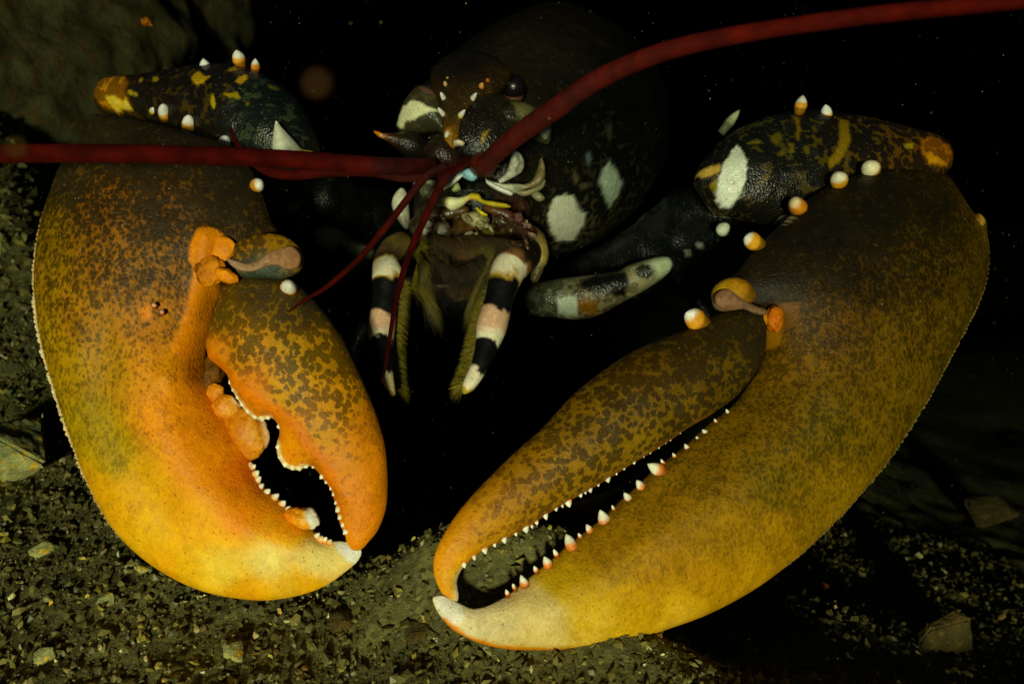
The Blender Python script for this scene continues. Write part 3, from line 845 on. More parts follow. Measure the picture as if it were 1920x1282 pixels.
def rrel(px, py):
    r = 0.0012 * fbm(px / 60, py / 60, 3, 34) + 0.0005 * fbm(px / 14, py / 14, 2, 35)
    r = r - gauss_line(px, py, [(1440, 720), (1300, 850), (1150, 985), (1000, 1100)], 22, 0.0015)
    r = r + gauss_line(px, py, [(1500, 760), (1350, 900), (1180, 1030), (1010, 1140)], 60, 0.003)
    return r
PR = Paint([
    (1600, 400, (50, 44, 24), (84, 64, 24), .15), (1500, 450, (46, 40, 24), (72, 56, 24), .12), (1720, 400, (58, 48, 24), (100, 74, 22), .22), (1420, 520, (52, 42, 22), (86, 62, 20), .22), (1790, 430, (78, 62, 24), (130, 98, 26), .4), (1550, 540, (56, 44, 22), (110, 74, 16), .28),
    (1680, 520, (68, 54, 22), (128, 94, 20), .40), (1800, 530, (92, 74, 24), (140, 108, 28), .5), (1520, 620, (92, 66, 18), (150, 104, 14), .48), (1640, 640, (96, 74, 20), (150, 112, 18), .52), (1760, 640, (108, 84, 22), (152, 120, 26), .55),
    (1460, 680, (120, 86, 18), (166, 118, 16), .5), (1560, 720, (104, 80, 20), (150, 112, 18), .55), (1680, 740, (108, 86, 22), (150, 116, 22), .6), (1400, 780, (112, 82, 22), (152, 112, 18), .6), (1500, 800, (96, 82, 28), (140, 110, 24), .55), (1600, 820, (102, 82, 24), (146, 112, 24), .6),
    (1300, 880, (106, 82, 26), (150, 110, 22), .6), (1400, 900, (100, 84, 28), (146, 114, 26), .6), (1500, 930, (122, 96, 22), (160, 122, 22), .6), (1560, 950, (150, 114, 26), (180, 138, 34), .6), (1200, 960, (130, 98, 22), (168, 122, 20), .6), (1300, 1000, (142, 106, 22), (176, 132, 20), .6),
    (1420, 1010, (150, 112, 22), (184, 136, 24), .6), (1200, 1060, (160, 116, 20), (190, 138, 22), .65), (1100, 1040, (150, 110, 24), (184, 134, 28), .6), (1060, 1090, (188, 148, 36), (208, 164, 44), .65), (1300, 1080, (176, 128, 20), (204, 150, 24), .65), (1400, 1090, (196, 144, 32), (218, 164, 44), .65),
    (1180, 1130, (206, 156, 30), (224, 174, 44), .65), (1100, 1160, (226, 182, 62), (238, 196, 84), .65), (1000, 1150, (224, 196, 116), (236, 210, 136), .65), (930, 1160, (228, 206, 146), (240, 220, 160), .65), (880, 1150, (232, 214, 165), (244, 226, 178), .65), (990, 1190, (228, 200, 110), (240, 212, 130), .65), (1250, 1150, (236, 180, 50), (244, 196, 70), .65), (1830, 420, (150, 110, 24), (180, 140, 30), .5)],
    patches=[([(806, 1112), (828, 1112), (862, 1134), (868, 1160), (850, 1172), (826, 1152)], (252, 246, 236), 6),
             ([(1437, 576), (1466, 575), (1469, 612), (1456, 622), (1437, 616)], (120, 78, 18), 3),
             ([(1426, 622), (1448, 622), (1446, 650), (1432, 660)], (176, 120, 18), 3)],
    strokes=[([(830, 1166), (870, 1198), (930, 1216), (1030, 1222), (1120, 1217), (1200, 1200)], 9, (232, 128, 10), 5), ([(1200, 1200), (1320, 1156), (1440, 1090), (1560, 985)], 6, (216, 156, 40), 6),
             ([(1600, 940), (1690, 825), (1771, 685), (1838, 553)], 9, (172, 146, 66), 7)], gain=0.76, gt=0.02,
    tone=lambda x, y: 0.5 + 0.58 * sstep(y, 450, 1050), atone=lambda x, y: 0.75 + 0.25 * sstep(y, 800, 1100))  # upper palm dimmed in colour, partly real brown, partly fading light
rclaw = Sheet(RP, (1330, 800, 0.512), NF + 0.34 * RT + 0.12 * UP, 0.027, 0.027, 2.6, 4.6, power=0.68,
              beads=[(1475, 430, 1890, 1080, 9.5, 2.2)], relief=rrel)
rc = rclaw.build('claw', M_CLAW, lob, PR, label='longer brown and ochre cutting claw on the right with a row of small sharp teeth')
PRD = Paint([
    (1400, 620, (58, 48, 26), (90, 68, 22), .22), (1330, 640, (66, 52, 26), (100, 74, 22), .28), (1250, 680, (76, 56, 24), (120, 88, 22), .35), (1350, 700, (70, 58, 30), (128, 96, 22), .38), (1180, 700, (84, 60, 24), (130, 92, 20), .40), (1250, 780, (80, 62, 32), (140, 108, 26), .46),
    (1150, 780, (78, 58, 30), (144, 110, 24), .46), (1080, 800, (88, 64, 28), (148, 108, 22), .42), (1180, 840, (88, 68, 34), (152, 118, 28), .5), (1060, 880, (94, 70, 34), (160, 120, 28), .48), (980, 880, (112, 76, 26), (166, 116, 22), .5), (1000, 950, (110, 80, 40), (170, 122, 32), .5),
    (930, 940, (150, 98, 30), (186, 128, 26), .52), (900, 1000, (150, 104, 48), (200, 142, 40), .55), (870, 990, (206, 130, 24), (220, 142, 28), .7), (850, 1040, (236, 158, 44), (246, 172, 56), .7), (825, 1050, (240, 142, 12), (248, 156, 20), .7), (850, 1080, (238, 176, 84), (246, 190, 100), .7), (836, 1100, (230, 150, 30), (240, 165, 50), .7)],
    strokes=[([(870, 1068), (858, 1085), (858, 1125)], 9, (238, 214, 160), 5), ([(890, 1050), (1020, 972), (1190, 870), (1330, 782)], 9, (150, 92, 16), 7)], gain=0.85, gt=0.02, tone=lambda x, y: 0.6 + 0.4 * sstep(y, 640, 980))  # finger root darker: its own brown plus painted light fall-off
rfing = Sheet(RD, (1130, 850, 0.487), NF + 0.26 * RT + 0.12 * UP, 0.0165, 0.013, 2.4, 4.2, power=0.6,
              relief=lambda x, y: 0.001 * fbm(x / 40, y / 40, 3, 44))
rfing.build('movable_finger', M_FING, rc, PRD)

beads_row(rclaw, rc, 1480, 440, 1890, 1070, 11, 5.0, [(150, 130, 76), (120, 88, 24)], gain=.7)
def on(sheet, px, py, back=0.0):
    return sheet.front(px, py)[0] - sheet.n * back

def edge_tooth(sheet, par, x, y, dx, dy, size, c0, c1=(250, 244, 228), fat=0.55, gain=1.0, name='tooth'):
    """tooth on the cutting edge: (x,y) tip position, (dx,dy) pointing direction in the picture plane"""
    L = math.hypot(dx, dy); dx /= L; dy /= L
    d = sheet.plane(np.array([x]), np.array([y]))[0]; d = proj(d)[2]
    bx, by = x - dx * size * 0.9, y - dy * size * 0.9
    b0 = P(bx, by, d - 0.002); t0 = P(x + dx * size * .25, y + dy * size * .25, d - 0.003)
    return cone(name, b0, t0, size * fat * KPX * d, M_TOOTH, par, c0, c1, 1.5, 0.35, 0.18, gain)
OR = (228, 130, 34)
for (x, y, s) in [(987, 996, 15), (1007, 982, 9), (1024, 971, 14), (1043, 956, 11), (1067, 947, 16), (1089, 930, 11), (1107, 920, 15), (1122, 910, 9), (1140, 901, 16), (1156, 889, 8), (1170, 879, 10), (1189, 868, 11), (1207, 856, 8), (1219, 849, 9), (1235, 839, 10), (1248, 830, 8), (1257, 825, 7), (1275, 811, 10), (1291, 799, 7), (1305, 790, 9), (1330, 776, 7), (1352, 761, 7), (946, 1015, 16), (968, 1003, 9), (910, 1035, 16), (928, 1024, 8), (890, 1048, 10), (871, 1062, 12), (1098, 925, 7), (1055, 950, 7), (998, 989, 7)]:
    edge_tooth(rfing, rc, x, y, 0.30, 1.0, s, OR, gain=1.0)
for (x, y, s, dx, dy) in [(1219, 872, 24, -0.9, -0.5), (1196, 903, 18, -0.6, -0.9), (1172, 926, 15, -0.7, -0.9), (1127, 960, 22, -0.4, -1), (1101, 985, 13, -0.6, -1), (1064, 1006, 24, -0.45, -1), (1039, 1031, 10, -0.5, -1), (1022, 1046, 17, -0.5, -1), (1002, 1062, 9, -0.5, -1), (978, 1081, 17, -0.4, -1), (1285, 834, 11, -0.6, -1), (1306, 819, 8, -0.6, -1), (1319, 807, 13, -0.8, -0.8), (962, 1095, 8, -0.4, -1), (949, 1106, 8, -0.4, -1), (1085, 1000, 7, -0.5, -1), (1148, 948, 7, -0.5, -1), (1240, 862, 8, -0.5, -1), (1262, 850, 7, -0.5, -1), (1340, 786, 7, -0.5, -1), (1362, 768, 7, -0.5, -1)]:
    edge_tooth(rclaw, rc, x, y, dx, dy, s, OR, gain=1.0)
# left claw: small edge teeth and broad molars
for (x, y, s) in [(586, 876, 8), (601, 896, 9), (619, 917, 7), (624, 928, 8), (631, 958, 10), (635, 972, 8), (641, 986, 8), (645, 1000, 9), (610, 905, 6), (628, 944, 6)]:
    edge_tooth(lfing, lc, x, y, -0.7, 0.8, s, (240, 190, 110), fat=0.7)
for (x, y, s) in [(484, 884, 10), (488, 895, 10), (493, 908, 10), (505, 918, 9), (521, 927, 11), (534, 940, 10), (598, 1000, 8), (612, 1008, 8), (544, 950, 8), (478, 872, 8)]:
    edge_tooth(lclaw, lc, x, y, 0.8, -0.7, s, (240, 180, 100), fat=0.75)
dl = lclaw.plane(np.array([470.]), np.array([800.]))[0]; dl = float(proj(dl)[2])
mp = lambda c, c2, s=[]: Paint([(0, 0, c, c2, .5)], strokes=s)
for (x, y, rx, ry, ro, dz, sd) in [(404, 736, 17, 17, .2, .002, 1), (424, 764, 27, 24, .4, .003, 2), (464, 812, 36, 47, -.42, .004, 3), (444, 790, 26, 24, 0, .002, 4)]:
    lump('molar', x, y, dl - dz, rx, ry, ro, M_TOOTH, lc, Paint([(x - rx * .8, y + 8, (196, 96, 24), (214, 120, 40), .5), (x + rx * .5, y, (222, 146, 72), (236, 170, 100), .5)], strokes=[([(440, 748), (470, 766), (494, 790), (505, 825), (496, 862)], 6, (246, 206, 150), 7)]), rz=rx * .5, seed=sd, bumpy=.085)
for (x, y, s_, dx, dy) in [(430, 718, 9, -.9, .5), (436, 732, 10, -.9, .6), (444, 746, 9, -.8, .7), (453, 760, 10, -.7, .8), (464, 773, 11, -.5, .9), (478, 784, 10, -.2, 1), (492, 788, 10, .1, 1), (504, 785, 8, .4, 1), (520, 800, 8, -1, .3), (518, 838, 9, -1, .2), (523, 858, 10, -.8, .6), (534, 874, 10, -.4, .9), (549, 880, 9, 0, 1), (562, 881, 9, .2, 1), (575, 876, 8, .4, 1)]:
    edge_tooth(lfing, lc, x, y, dx, dy, s_ * .72, (250, 214, 150), (255, 240, 210), fat=1.1)
for (x, y, s_) in [(547, 958, 8), (604, 1006, 9), (620, 1012, 7), (470, 868, 9)]:
    edge_tooth(lclaw, lc, x, y, .4, -1, s_, (240, 150, 60), (250, 210, 160), fat=.95)
lump('molar', 574, 972, dl - .012, 25, 20, 0.25, M_TOOTH, lc, Paint([(0, 0, (240, 160, 70), (244, 180, 100), .5)], patches=[([(572, 950), (590, 948), (604, 966), (602, 986), (585, 992), (576, 975)], (255, 246, 225), 5)]), seed=4, bumpy=.08)
lump('molar', 556, 968, dl - .010, 22, 17, 0.25, M_TOOTH, lc, flat((226, 118, 24), (240, 140, 40)), seed=5, bumpy=.08)
lump('joint_socket', 400, 700, dl + .004, 20, 38, 0.15, M_JOINT, lc, flat((96, 58, 24), (120, 74, 34)), seed=6, bumpy=.1)
# joints: orange knobs and pale tendons over the finger roots
kd = lclaw.depth(395, 500)
lump('joint_knob', 394, 508, kd + .001, 28, 29, 0.2, M_JOINT, lc, Paint([(380, 508, (170, 92, 18), (196, 116, 24), .55), (404, 512, (212, 122, 24), (226, 140, 34), .55)], strokes=[([(372, 490), (366, 515), (375, 535)], 3, (120, 60, 14), 3)]), rz=11, seed=7, bumpy=.10)
lump('joint_knob', 424, 517, kd - .003, 24, 13, 0.45, M_JOINT, lc, flat((220, 120, 24), (240, 146, 40)), rz=12, seed=8, bumpy=.08)
lump('joint_knob', 414, 466, kd + .004, 28, 24, 0.0, M_JOINT, lc, flat((224, 124, 20), (238, 146, 30)), rz=8, seed=9, bumpy=.06)
td = lfing.depth(500, 540)
def lplate(name, out, d, n, H, ctrl, par, mat=M_JOINT, patches=(), strokes=(), gain=.95):
    q = Sheet(out, (np.mean([p[0] for p in out]), np.mean([p[1] for p in out]), d), n, H, H, 1.6, 2.6, power=.36, relief=lambda x, y: 0.0008 * fbm(x / 14, y / 14, 3, 95))
    return q.build(name, mat or M_JOINT, par, Paint(ctrl, patches, strokes, gain))
lplate('joint_rim', [(440, 462), (462, 446), (500, 438), (535, 444), (560, 462), (569, 488), (560, 510), (530, 522), (490, 522), (455, 520), (440, 500)], td + .003, NF + .15 * UP, .006,
       [(480, 455, (84, 62, 30), (150, 104, 34), .45), (540, 460, (110, 80, 34), (160, 120, 40), .5), (500, 512, (50, 62, 50), (60, 78, 66), .4)], lc, M_FING)
lplate('tendon', [(424, 484), (445, 489), (462, 494), (482, 489), (505, 474), (528, 464), (548, 462), (562, 474), (564, 492), (556, 504), (536, 504), (518, 497), (498, 500), (478, 508), (455, 508), (436, 500)], td - .003, NF + .1 * UP, .0026,
       [(440, 494, (160, 128, 100), (176, 144, 116), .5), (480, 498, (150, 116, 86), (166, 132, 100), .5), (545, 482, (150, 108, 76), (168, 124, 90), .5)], lc)
kr = rclaw.depth(1452, 600)
lump('joint_knob', 1452, 598, kr - .004, 17, 24, 0.0, M_JOINT, rc, flat((196, 84, 14), (214, 100, 18), gain=.9), rz=16, seed=17, bumpy=.12)
lump('joint_knob', 1430, 600, kr - .004, 10, 14, 0.3, M_JOINT, rc, flat((176, 110, 20), (200, 130, 26)), rz=10, seed=18, bumpy=.12)
tr = rfing.depth(1380, 590)
lplate('joint_rim', [(1336, 556), (1340, 538), (1356, 524), (1380, 520), (1402, 530), (1414, 548), (1410, 566), (1390, 576), (1360, 584), (1342, 578)], tr + .003, NF + .2 * RT, .008,
       [(1345, 535, (190, 150, 60), (210, 170, 76), .5), (1375, 532, (170, 116, 40), (190, 136, 50), .5), (1400, 550, (110, 76, 28), (150, 100, 30), .5), (1350, 570, (150, 120, 90), (160, 130, 100), .5)], rc, M_FING)
lplate('tendon', [(1340, 556), (1350, 544), (1366, 542), (1380, 552), (1398, 564), (1420, 574), (1436, 580), (1434, 590), (1415, 588), (1395, 580), (1374, 582), (1356, 580), (1343, 572)], tr - .004, NF + .2 * RT, .0026,
       [(1355, 562, (136, 100, 72), (150, 114, 84), .5), (1420, 582, (120, 92, 66), (134, 104, 76), .5)], rc, gain=.8)

# spines on the claws
YO = (236, 160, 34); WH = (255, 250, 240)
def spine(par, bx, by, tx, ty, d, r, lift=0.012, c0=YO, c1=WH, blunt=2.2, split=.5, gain=1.0, dist=None):
    cone('spine', P(bx, by, d), P(tx, ty, d - lift), r * KPX * d, M_TOOTH, par, c0, c1, blunt, split, .12, gain)
dL = lambda x, y: lclaw.depth(x, y)
dR = lambda x, y: rclaw.depth(x, y)
spine(lc, 541, 541, 545, 534, lfing.depth(541, 541) + .001, 16, .010)
spine(lc, 482, 348, 489, 344, dL(470, 350), 13, .007)
spine(lc, 290, 573, 289, 570, dL(290, 573), 5, .002, (200, 100, 20), (235, 180, 140))
spine(lc, 304, 586, 304, 583, dL(304, 586), 5, .002, (200, 90, 20), (235, 180, 150))
spine(rc, 1306, 600, 1286, 586, rfing.depth(1310, 612) + .002, 21, .004, (226, 156, 30), WH, 1.8, .62)
spine(rc, 1413, 453, 1397, 444, dR(1425, 470) + .002, 17, .004, (230, 166, 30), WH, 1.9, .6)
spine(rc, 1496, 388, 1490, 378, dR(1500, 410) + .002, 17, .008, (220, 140, 20), (240, 220, 180), 2.6, .72)
spine(rc, 1574, 340, 1571, 326, dR(1575, 360) + .002, 16, .007, (220, 156, 30), (245, 238, 215), 2.4, .45)
spine(rc, 1634, 318, 1628, 308, dR(1640, 335) + .002, 17, .006, (214, 160, 50), (240, 232, 200), 2.6, .3)
spine(rc, 1832, 415, 1846, 414, dR(1820, 425) + .003, 14, .0, (180, 130, 26), (236, 190, 60), 2.2, .7)

# ---- arms (wrist segments) behind the claws
LC_ = [(178, 192), (184, 163), (206, 149), (255, 146), (300, 141), (360, 134), (425, 128), (485, 140), (535, 168), (572, 205), (592, 250), (597, 300), (560, 330), (500, 330), (450, 310), (420, 285), (340, 252), (270, 226), (225, 218), (192, 212)]
PC = Paint([(220, 180, (30, 24, 14), (60, 42, 16), .3), (420, 180, (22, 17, 12), (64, 50, 18), .28), (520, 220, (17, 23, 19), (44, 54, 36), .3), (320, 190, (24, 18, 12), (60, 46, 18), .28)],
    patches=[([(180, 185), (190, 160), (215, 152), (250, 158), (262, 175), (255, 195), (262, 212), (230, 216), (198, 208)], (176, 116, 28), 5, .45),
             ([(212, 196), (235, 198), (246, 212), (256, 200), (258, 216), (226, 216)], (220, 190, 90), 2),
             ([(388, 178), (400, 166), (412, 180), (424, 180), (414, 192), (402, 198), (394, 192)], (176, 146, 28), 1.5),
             ([(452, 160), (462, 148), (465, 160), (456, 168)], (150, 124, 26), 1.5), ([(474, 178), (484, 172), (488, 180), (480, 194), (472, 190)], (184, 150, 28), 1.5),
             ([(308, 170), (318, 170), (326, 180), (316, 182)], (150, 130, 30), 1.5), ([(258, 192), (268, 190), (278, 200), (266, 200)], (160, 145, 60), 1.5), ([(285, 170), (291, 169), (290, 178), (284, 178)], (130, 116, 28), 1.5),
             ([(452, 216), (475, 213), (480, 222), (462, 223)], (150, 132, 30), 1.5), ([(428, 215), (434, 214), (435, 240), (430, 243)], (170, 150, 30), 1.5), ([(525, 186), (540, 188), (538, 196), (527, 194)], (90, 90, 30), 1.5),
             ([(490, 228), (498, 232), (494, 238)], (120, 110, 40), 1)], gain=1.2)
lcar = Sheet(LC_, (390, 220, 0.575), NF + 0.35 * UP - 0.2 * RT, 0.022, 0.022, 2.6, 3.4, relief=lambda x, y: 0.002 * fbm(x / 30, y / 30, 3, 54))
la = lcar.build('wrist', M_BODY, lob, PC)
dc = lambda x, y: lcar.depth(x, y)
for (bx, by, tx, ty, r, c0, lf) in [(387, 134, 381, 110, 12, YO, .004), (449, 114, 443, 94, 12, YO, .004), (479, 128, 479, 110, 8, (226, 140, 30), .003), (309, 214, 305, 196, 13, YO, .008), (355, 238, 354, 216, 14, YO, .008), (424, 272, 424, 258, 15, (225, 190, 60), .008), (287, 209, 288, 202, 7, (220, 200, 80), .004)]:
    spine(la, bx, by, tx, ty, dc(bx, max(by, 145)) + .001, r, lf, c0, WH, 2.0, .42, 1.1)
sp = Sheet([(516, 228), (530, 240), (551, 262), (566, 278), (588, 284), (590, 296), (560, 300), (514, 296)], (545, 275, dc(545, 275) - .004), NF + .1 * RT, .006, .006, 1.6, 2.5)
sp.build('spine', M_TOOTH, la, Paint([(545, 270, (228, 232, 212), (240, 244, 226), .5)], patches=[([(556, 262), (562, 270), (562, 290), (570, 292), (592, 292), (592, 270)], (180, 160, 70), 3), ([(562, 284), (588, 287), (588, 300), (562, 300)], (214, 190, 150), 2)], gain=.95))

RC_ = [(1303, 342), (1312, 310), (1345, 270), (1392, 240), (1440, 222), (1500, 215), (1570, 220), (1640, 233), (1700, 246), (1752, 256), (1778, 275), (1784, 300), (1774, 326), (1730, 345), (1650, 370), (1560, 390), (1510, 410), (1465, 418), (1420, 412), (1385, 405), (1350, 402), (1330, 380), (1316, 360)]
PRC = Paint([(1700, 290, (34, 25, 12), (88, 58, 18), .42), (1560, 280, (22, 18, 11), (80, 64, 20), .30), (1420, 300, (15, 19, 14), (60, 58, 24), .28), (1400, 370, (18, 17, 12), (56, 48, 24), .28)],
    patches=[([(1336, 330), (1350, 312), (1360, 296), (1368, 318), (1375, 350), (1372, 380), (1360, 398), (1347, 396), (1334, 380), (1330, 362), (1334, 345)], (205, 214, 200), 1.5),
             ([(1303, 328), (1318, 326), (1333, 328), (1333, 342), (1318, 345), (1308, 342)], (190, 160, 90), 2), ([(1322, 358), (1330, 352), (1333, 372), (1326, 366)], (120, 110, 40), 1.5),
             ([(1540, 256), (1560, 258), (1555, 275), (1557, 300), (1545, 318), (1536, 340), (1518, 350), (1516, 338), (1530, 315), (1535, 290)], (120, 100, 26), 3),
             ([(1462, 246), (1470, 250), (1466, 280), (1462, 302), (1458, 300), (1460, 270)], (112, 92, 24), 2.5), ([(1414, 290), (1430, 280), (1434, 298), (1420, 306)], (84, 80, 28), 3), ([(1443, 306), (1452, 308), (1454, 322), (1446, 320)], (100, 86, 30), 2),
             ([(1380, 254), (1400, 250), (1412, 258), (1404, 262), (1384, 262)], (60, 66, 24), 2), ([(1376, 296), (1398, 296), (1398, 300), (1378, 300)], (96, 92, 28), 1.5), ([(1486, 274), (1492, 272), (1494, 284), (1488, 284)], (84, 66, 28), 2),
             ([(1698, 282), (1730, 276), (1766, 288), (1774, 310), (1760, 322), (1710, 322), (1700, 305)], (150, 84, 20), 5, .55), ([(1704, 306), (1735, 312), (1760, 320), (1720, 326)], (196, 140, 44), 3),
             ([(1662, 298), (1684, 294), (1680, 304), (1666, 306)], (150, 130, 50), 1.5), ([(1598, 292), (1610, 290), (1610, 298), (1600, 298)], (80, 70, 26), 2),
             ([(1470, 310), (1480, 314), (1478, 326), (1470, 322)], (84, 76, 26), 2), ([(1400, 360), (1412, 358), (1410, 370), (1402, 370)], (84, 72, 36), 2), ([(1422, 322), (1436, 318), (1436, 326), (1424, 328)], (84, 78, 26), 2)], gain=1.3)
rcar = Sheet(RC_, (1540, 310, 0.590), NF + 0.35 * UP + 0.25 * RT, 0.024, 0.024, 2.6, 3.4, relief=lambda x, y: 0.002 * fbm(x / 30, y / 30, 3, 64))
ra = rcar.build('wrist', M_BODY, lob, PRC)
dq = lambda x, y: rcar.depth(x, y)
for (bx, by, tx, ty, r, lf) in [(1501, 200, 1506, 179, 11, .003), (1550, 219, 1548, 196, 12, .003)]:
    spine(ra, bx, by, tx, ty, dq(bx, 236) - .004, r, lf, (210, 150, 30), WH, 2.0, .4, 1.25)
spine(ra, 1366, 232, 1387, 206, .60, 9, .0, (150, 158, 120), (170, 176, 140), 1.4, .4)
0 and spine(ra, 1352, 308, 1363, 294, dq(1356, 318), 12, .004, (215, 222, 205), (225, 232, 215), 1.2, .4)
spine(ra, 1356, 430, 1354, 426, .585, 13, .004, (190, 200, 180), (205, 214, 196), 3, .4)
spine(ra, 1466, 414, 1478, 404, dq(1462, 402), 9, .004, (150, 158, 120), (205, 210, 190), 2, .5)

# upper arms from the body to the wrists
AS = [(0, (12, 14, 11)), (.3, (16, 18, 14)), (.6, (12, 14, 11)), (1, (20, 22, 15))]
lm = tube('upper_arm', [(800, 470, .73, 45), (720, 430, .69, 62), (620, 390, .65, 74), (540, 310, .62, 74), (470, 230, .60, 60)], M_BODY, lob, paint=Paint([(620, 380, (11, 13, 10), (24, 26, 18), .25)],
    patches=[([(592, 428), (620, 426), (640, 434), (668, 456), (700, 470), (690, 492), (650, 468), (636, 458), (622, 470), (600, 462)], (150, 160, 134), 4),
             ([(510, 352), (530, 350), (536, 364), (520, 366)], (84, 86, 80), 2), ([(541, 388), (554, 380), (561, 388), (556, 398), (542, 396)], (120, 118, 112), 2), ([(561, 404), (572, 400), (572, 411), (563, 412)], (96, 96, 92), 2)], gain=1.1), flatx=.8, wave=.25, around=72, step=3)
rm = tube('upper_arm', [(1040, 560, .72, 40), (1150, 520, .69, 60), (1260, 450, .66, 66), (1340, 380, .63, 60), (1440, 310, .61, 50)], M_BODY, lob, paint=Paint([(1250, 430, (10, 13, 11), (20, 28, 22), .3)],
    patches=[([(1305, 458), (1316, 452), (1320, 464), (1310, 468)], (130, 134, 124), 2), ([(1284, 470), (1294, 468), (1296, 480), (1286, 480)], (120, 124, 112), 2)], gain=1.1), flatx=.8, wave=.25, around=72, step=3)
lsh = Sheet([(985, 560), (1000, 534), (1040, 526), (1090, 520), (1158, 510), (1176, 500), (1205, 490), (1235, 482), (1254, 483), (1261, 495), (1254, 510), (1234, 527), (1200, 548), (1172, 562), (1158, 570), (1120, 590), (1080, 597), (1040, 593), (1000, 590)], (1130, 540, .64), NF + .25 * UP - .15 * RT, .016, .016, 2, 2.6, relief=lambda x, y: 0.0016 * fbm(x / 24, y / 24, 3, 98))
lsh.build('lower_arm', M_BODY, lob, Paint([(1000, 560, (20, 20, 13), (34, 34, 22), .4), (1045, 550, (52, 54, 40), (92, 94, 74), .5), (1100, 575, (58, 54, 36), (100, 92, 62), .5), (1140, 510, (84, 74, 44), (110, 100, 64), .5), (1200, 545, (84, 80, 56), (124, 118, 88), .5), (1235, 495, (140, 148, 122), (154, 160, 136), .5)],
    patches=[([(1096, 536), (1120, 524), (1150, 520), (1176, 520), (1182, 535), (1172, 560), (1140, 564), (1110, 562), (1092, 552)], (10, 10, 6), 4), ([(1194, 512), (1204, 503), (1218, 508), (1228, 516), (1216, 530), (1196, 530)], (30, 32, 22), 3), ([(1050, 572), (1086, 568), (1084, 594), (1048, 592)], (140, 150, 138), 3), ([(1086, 570), (1122, 572), (1118, 592), (1088, 592)], (90, 62, 28), 4),
             ([(1164, 508), (1200, 494), (1214, 496), (1200, 506), (1180, 514)], (112, 110, 76), 3), ([(1214, 494), (1240, 484), (1256, 486), (1256, 506), (1238, 522), (1228, 508)], (158, 168, 140), 3), ([(1180, 560), (1210, 536), (1240, 522), (1214, 544)], (110, 104, 74), 3)], gain=1.5))

# ---- carapace and abdomen
CS = [(882, 345, .625, 70, 80), (895, 320, .635, 110, 140), (925, 300, .655, 160, 192), (975, 275, .69, 200, 232), (1015, 258, .74, 225, 245), (1035, 240, .80, 222, 240), (1045, 215, .88, 205, 215), (1050, 190, .96, 180, 185), (1050, 175, 1.04, 150, 150), (1050, 165, 1.12, 130, 120), (1050, 160, 1.20, 100, 80), (1050, 160, 1.25, 20, 16)]
cs = np.array(CS, float); tt = np.linspace(0, 1, len(cs)); uu = np.linspace(0, 1, 230)
def cr1(k):
    return np.stack([np.interp(uu, tt, cs[:, c]) for c in range(5)], 1)
cc_ = cr1(0)
for c in range(5):
    kern = np.ones(13) / 13; pad = np.pad(cc_[:, c], 6, mode='edge'); cc_[:, c] = np.convolve(pad, kern, 'valid')
na = 200; ang = np.linspace(0, 2 * np.pi, na, endpoint=False)
V = []
for row in cc_:
    cx, cy, d, rx, ry = row
    C0 = P(cx, cy, d); q = KPX * d
    keel = 1 + 0.05 * np.exp(-((np.angle(np.exp(1j * (ang - np.pi / 2)))) / .25) ** 2)
    k = 1 + 0.035 * fbm(np.cos(ang) * 3 + 5, np.sin(ang) * 3 + d * 30, 4, 71)
    V.append(C0 + (np.cos(ang) * rx * q * k)[:, None] * RT + (np.sin(ang) * ry * q * k * keel)[:, None] * (UP * .9 + .1 * NF))
V = np.concatenate(V); n = len(cc_)
F = [(i * na + j, i * na + (j + 1) % na, (i + 1) * na + (j + 1) % na, (i + 1) * na + j) for i in range(n - 1) for j in range(na)]
F.append(tuple(range(na))[::-1]); F.append(tuple((n - 1) * na + j for j in range(na)))
PB = Paint([(1000, 60, (26, 22, 12), (34, 30, 16), .3), (900, 200, (24, 22, 12), (32, 30, 16), .3), (1080, 260, (14, 13, 8), (30, 28, 16), .25), (1180, 420, (14, 14, 9), (52, 48, 32), .36), (1120, 465, (18, 18, 12), (66, 62, 42), .42), (1150, 260, (9, 9, 6), (36, 33, 22), .28), (1220, 200, (12, 12, 8), (18, 17, 10), .2)],
    patches=[([(1028, 400), (1038, 374), (1058, 364), (1076, 368), (1084, 392), (1098, 402), (1094, 424), (1074, 450), (1048, 452), (1034, 436)], (190, 200, 172), 2.2),
             ([(1122, 340), (1130, 316), (1143, 303), (1156, 322), (1167, 345), (1158, 370), (1144, 388), (1134, 372), (1128, 352)], (140, 156, 138), 2.2),
             ([(1096, 288), (1104, 285), (1110, 300), (1102, 312), (1098, 302)], (70, 84, 84), 2), ([(1072, 318), (1080, 322), (1086, 338), (1078, 346)], (76, 68, 44), 2), ([(1085, 346), (1098, 342), (1104, 352), (1092, 356)], (64, 58, 40), 2), ([(1138, 236), (1146, 232), (1146, 262), (1140, 262)], (40, 44, 34), 2)], gain=1.7)
px, py, _ = proj(V); A, B, m = PB(px, py)
mk('carapace', V, F, M_BODY, lob, A, B, m)

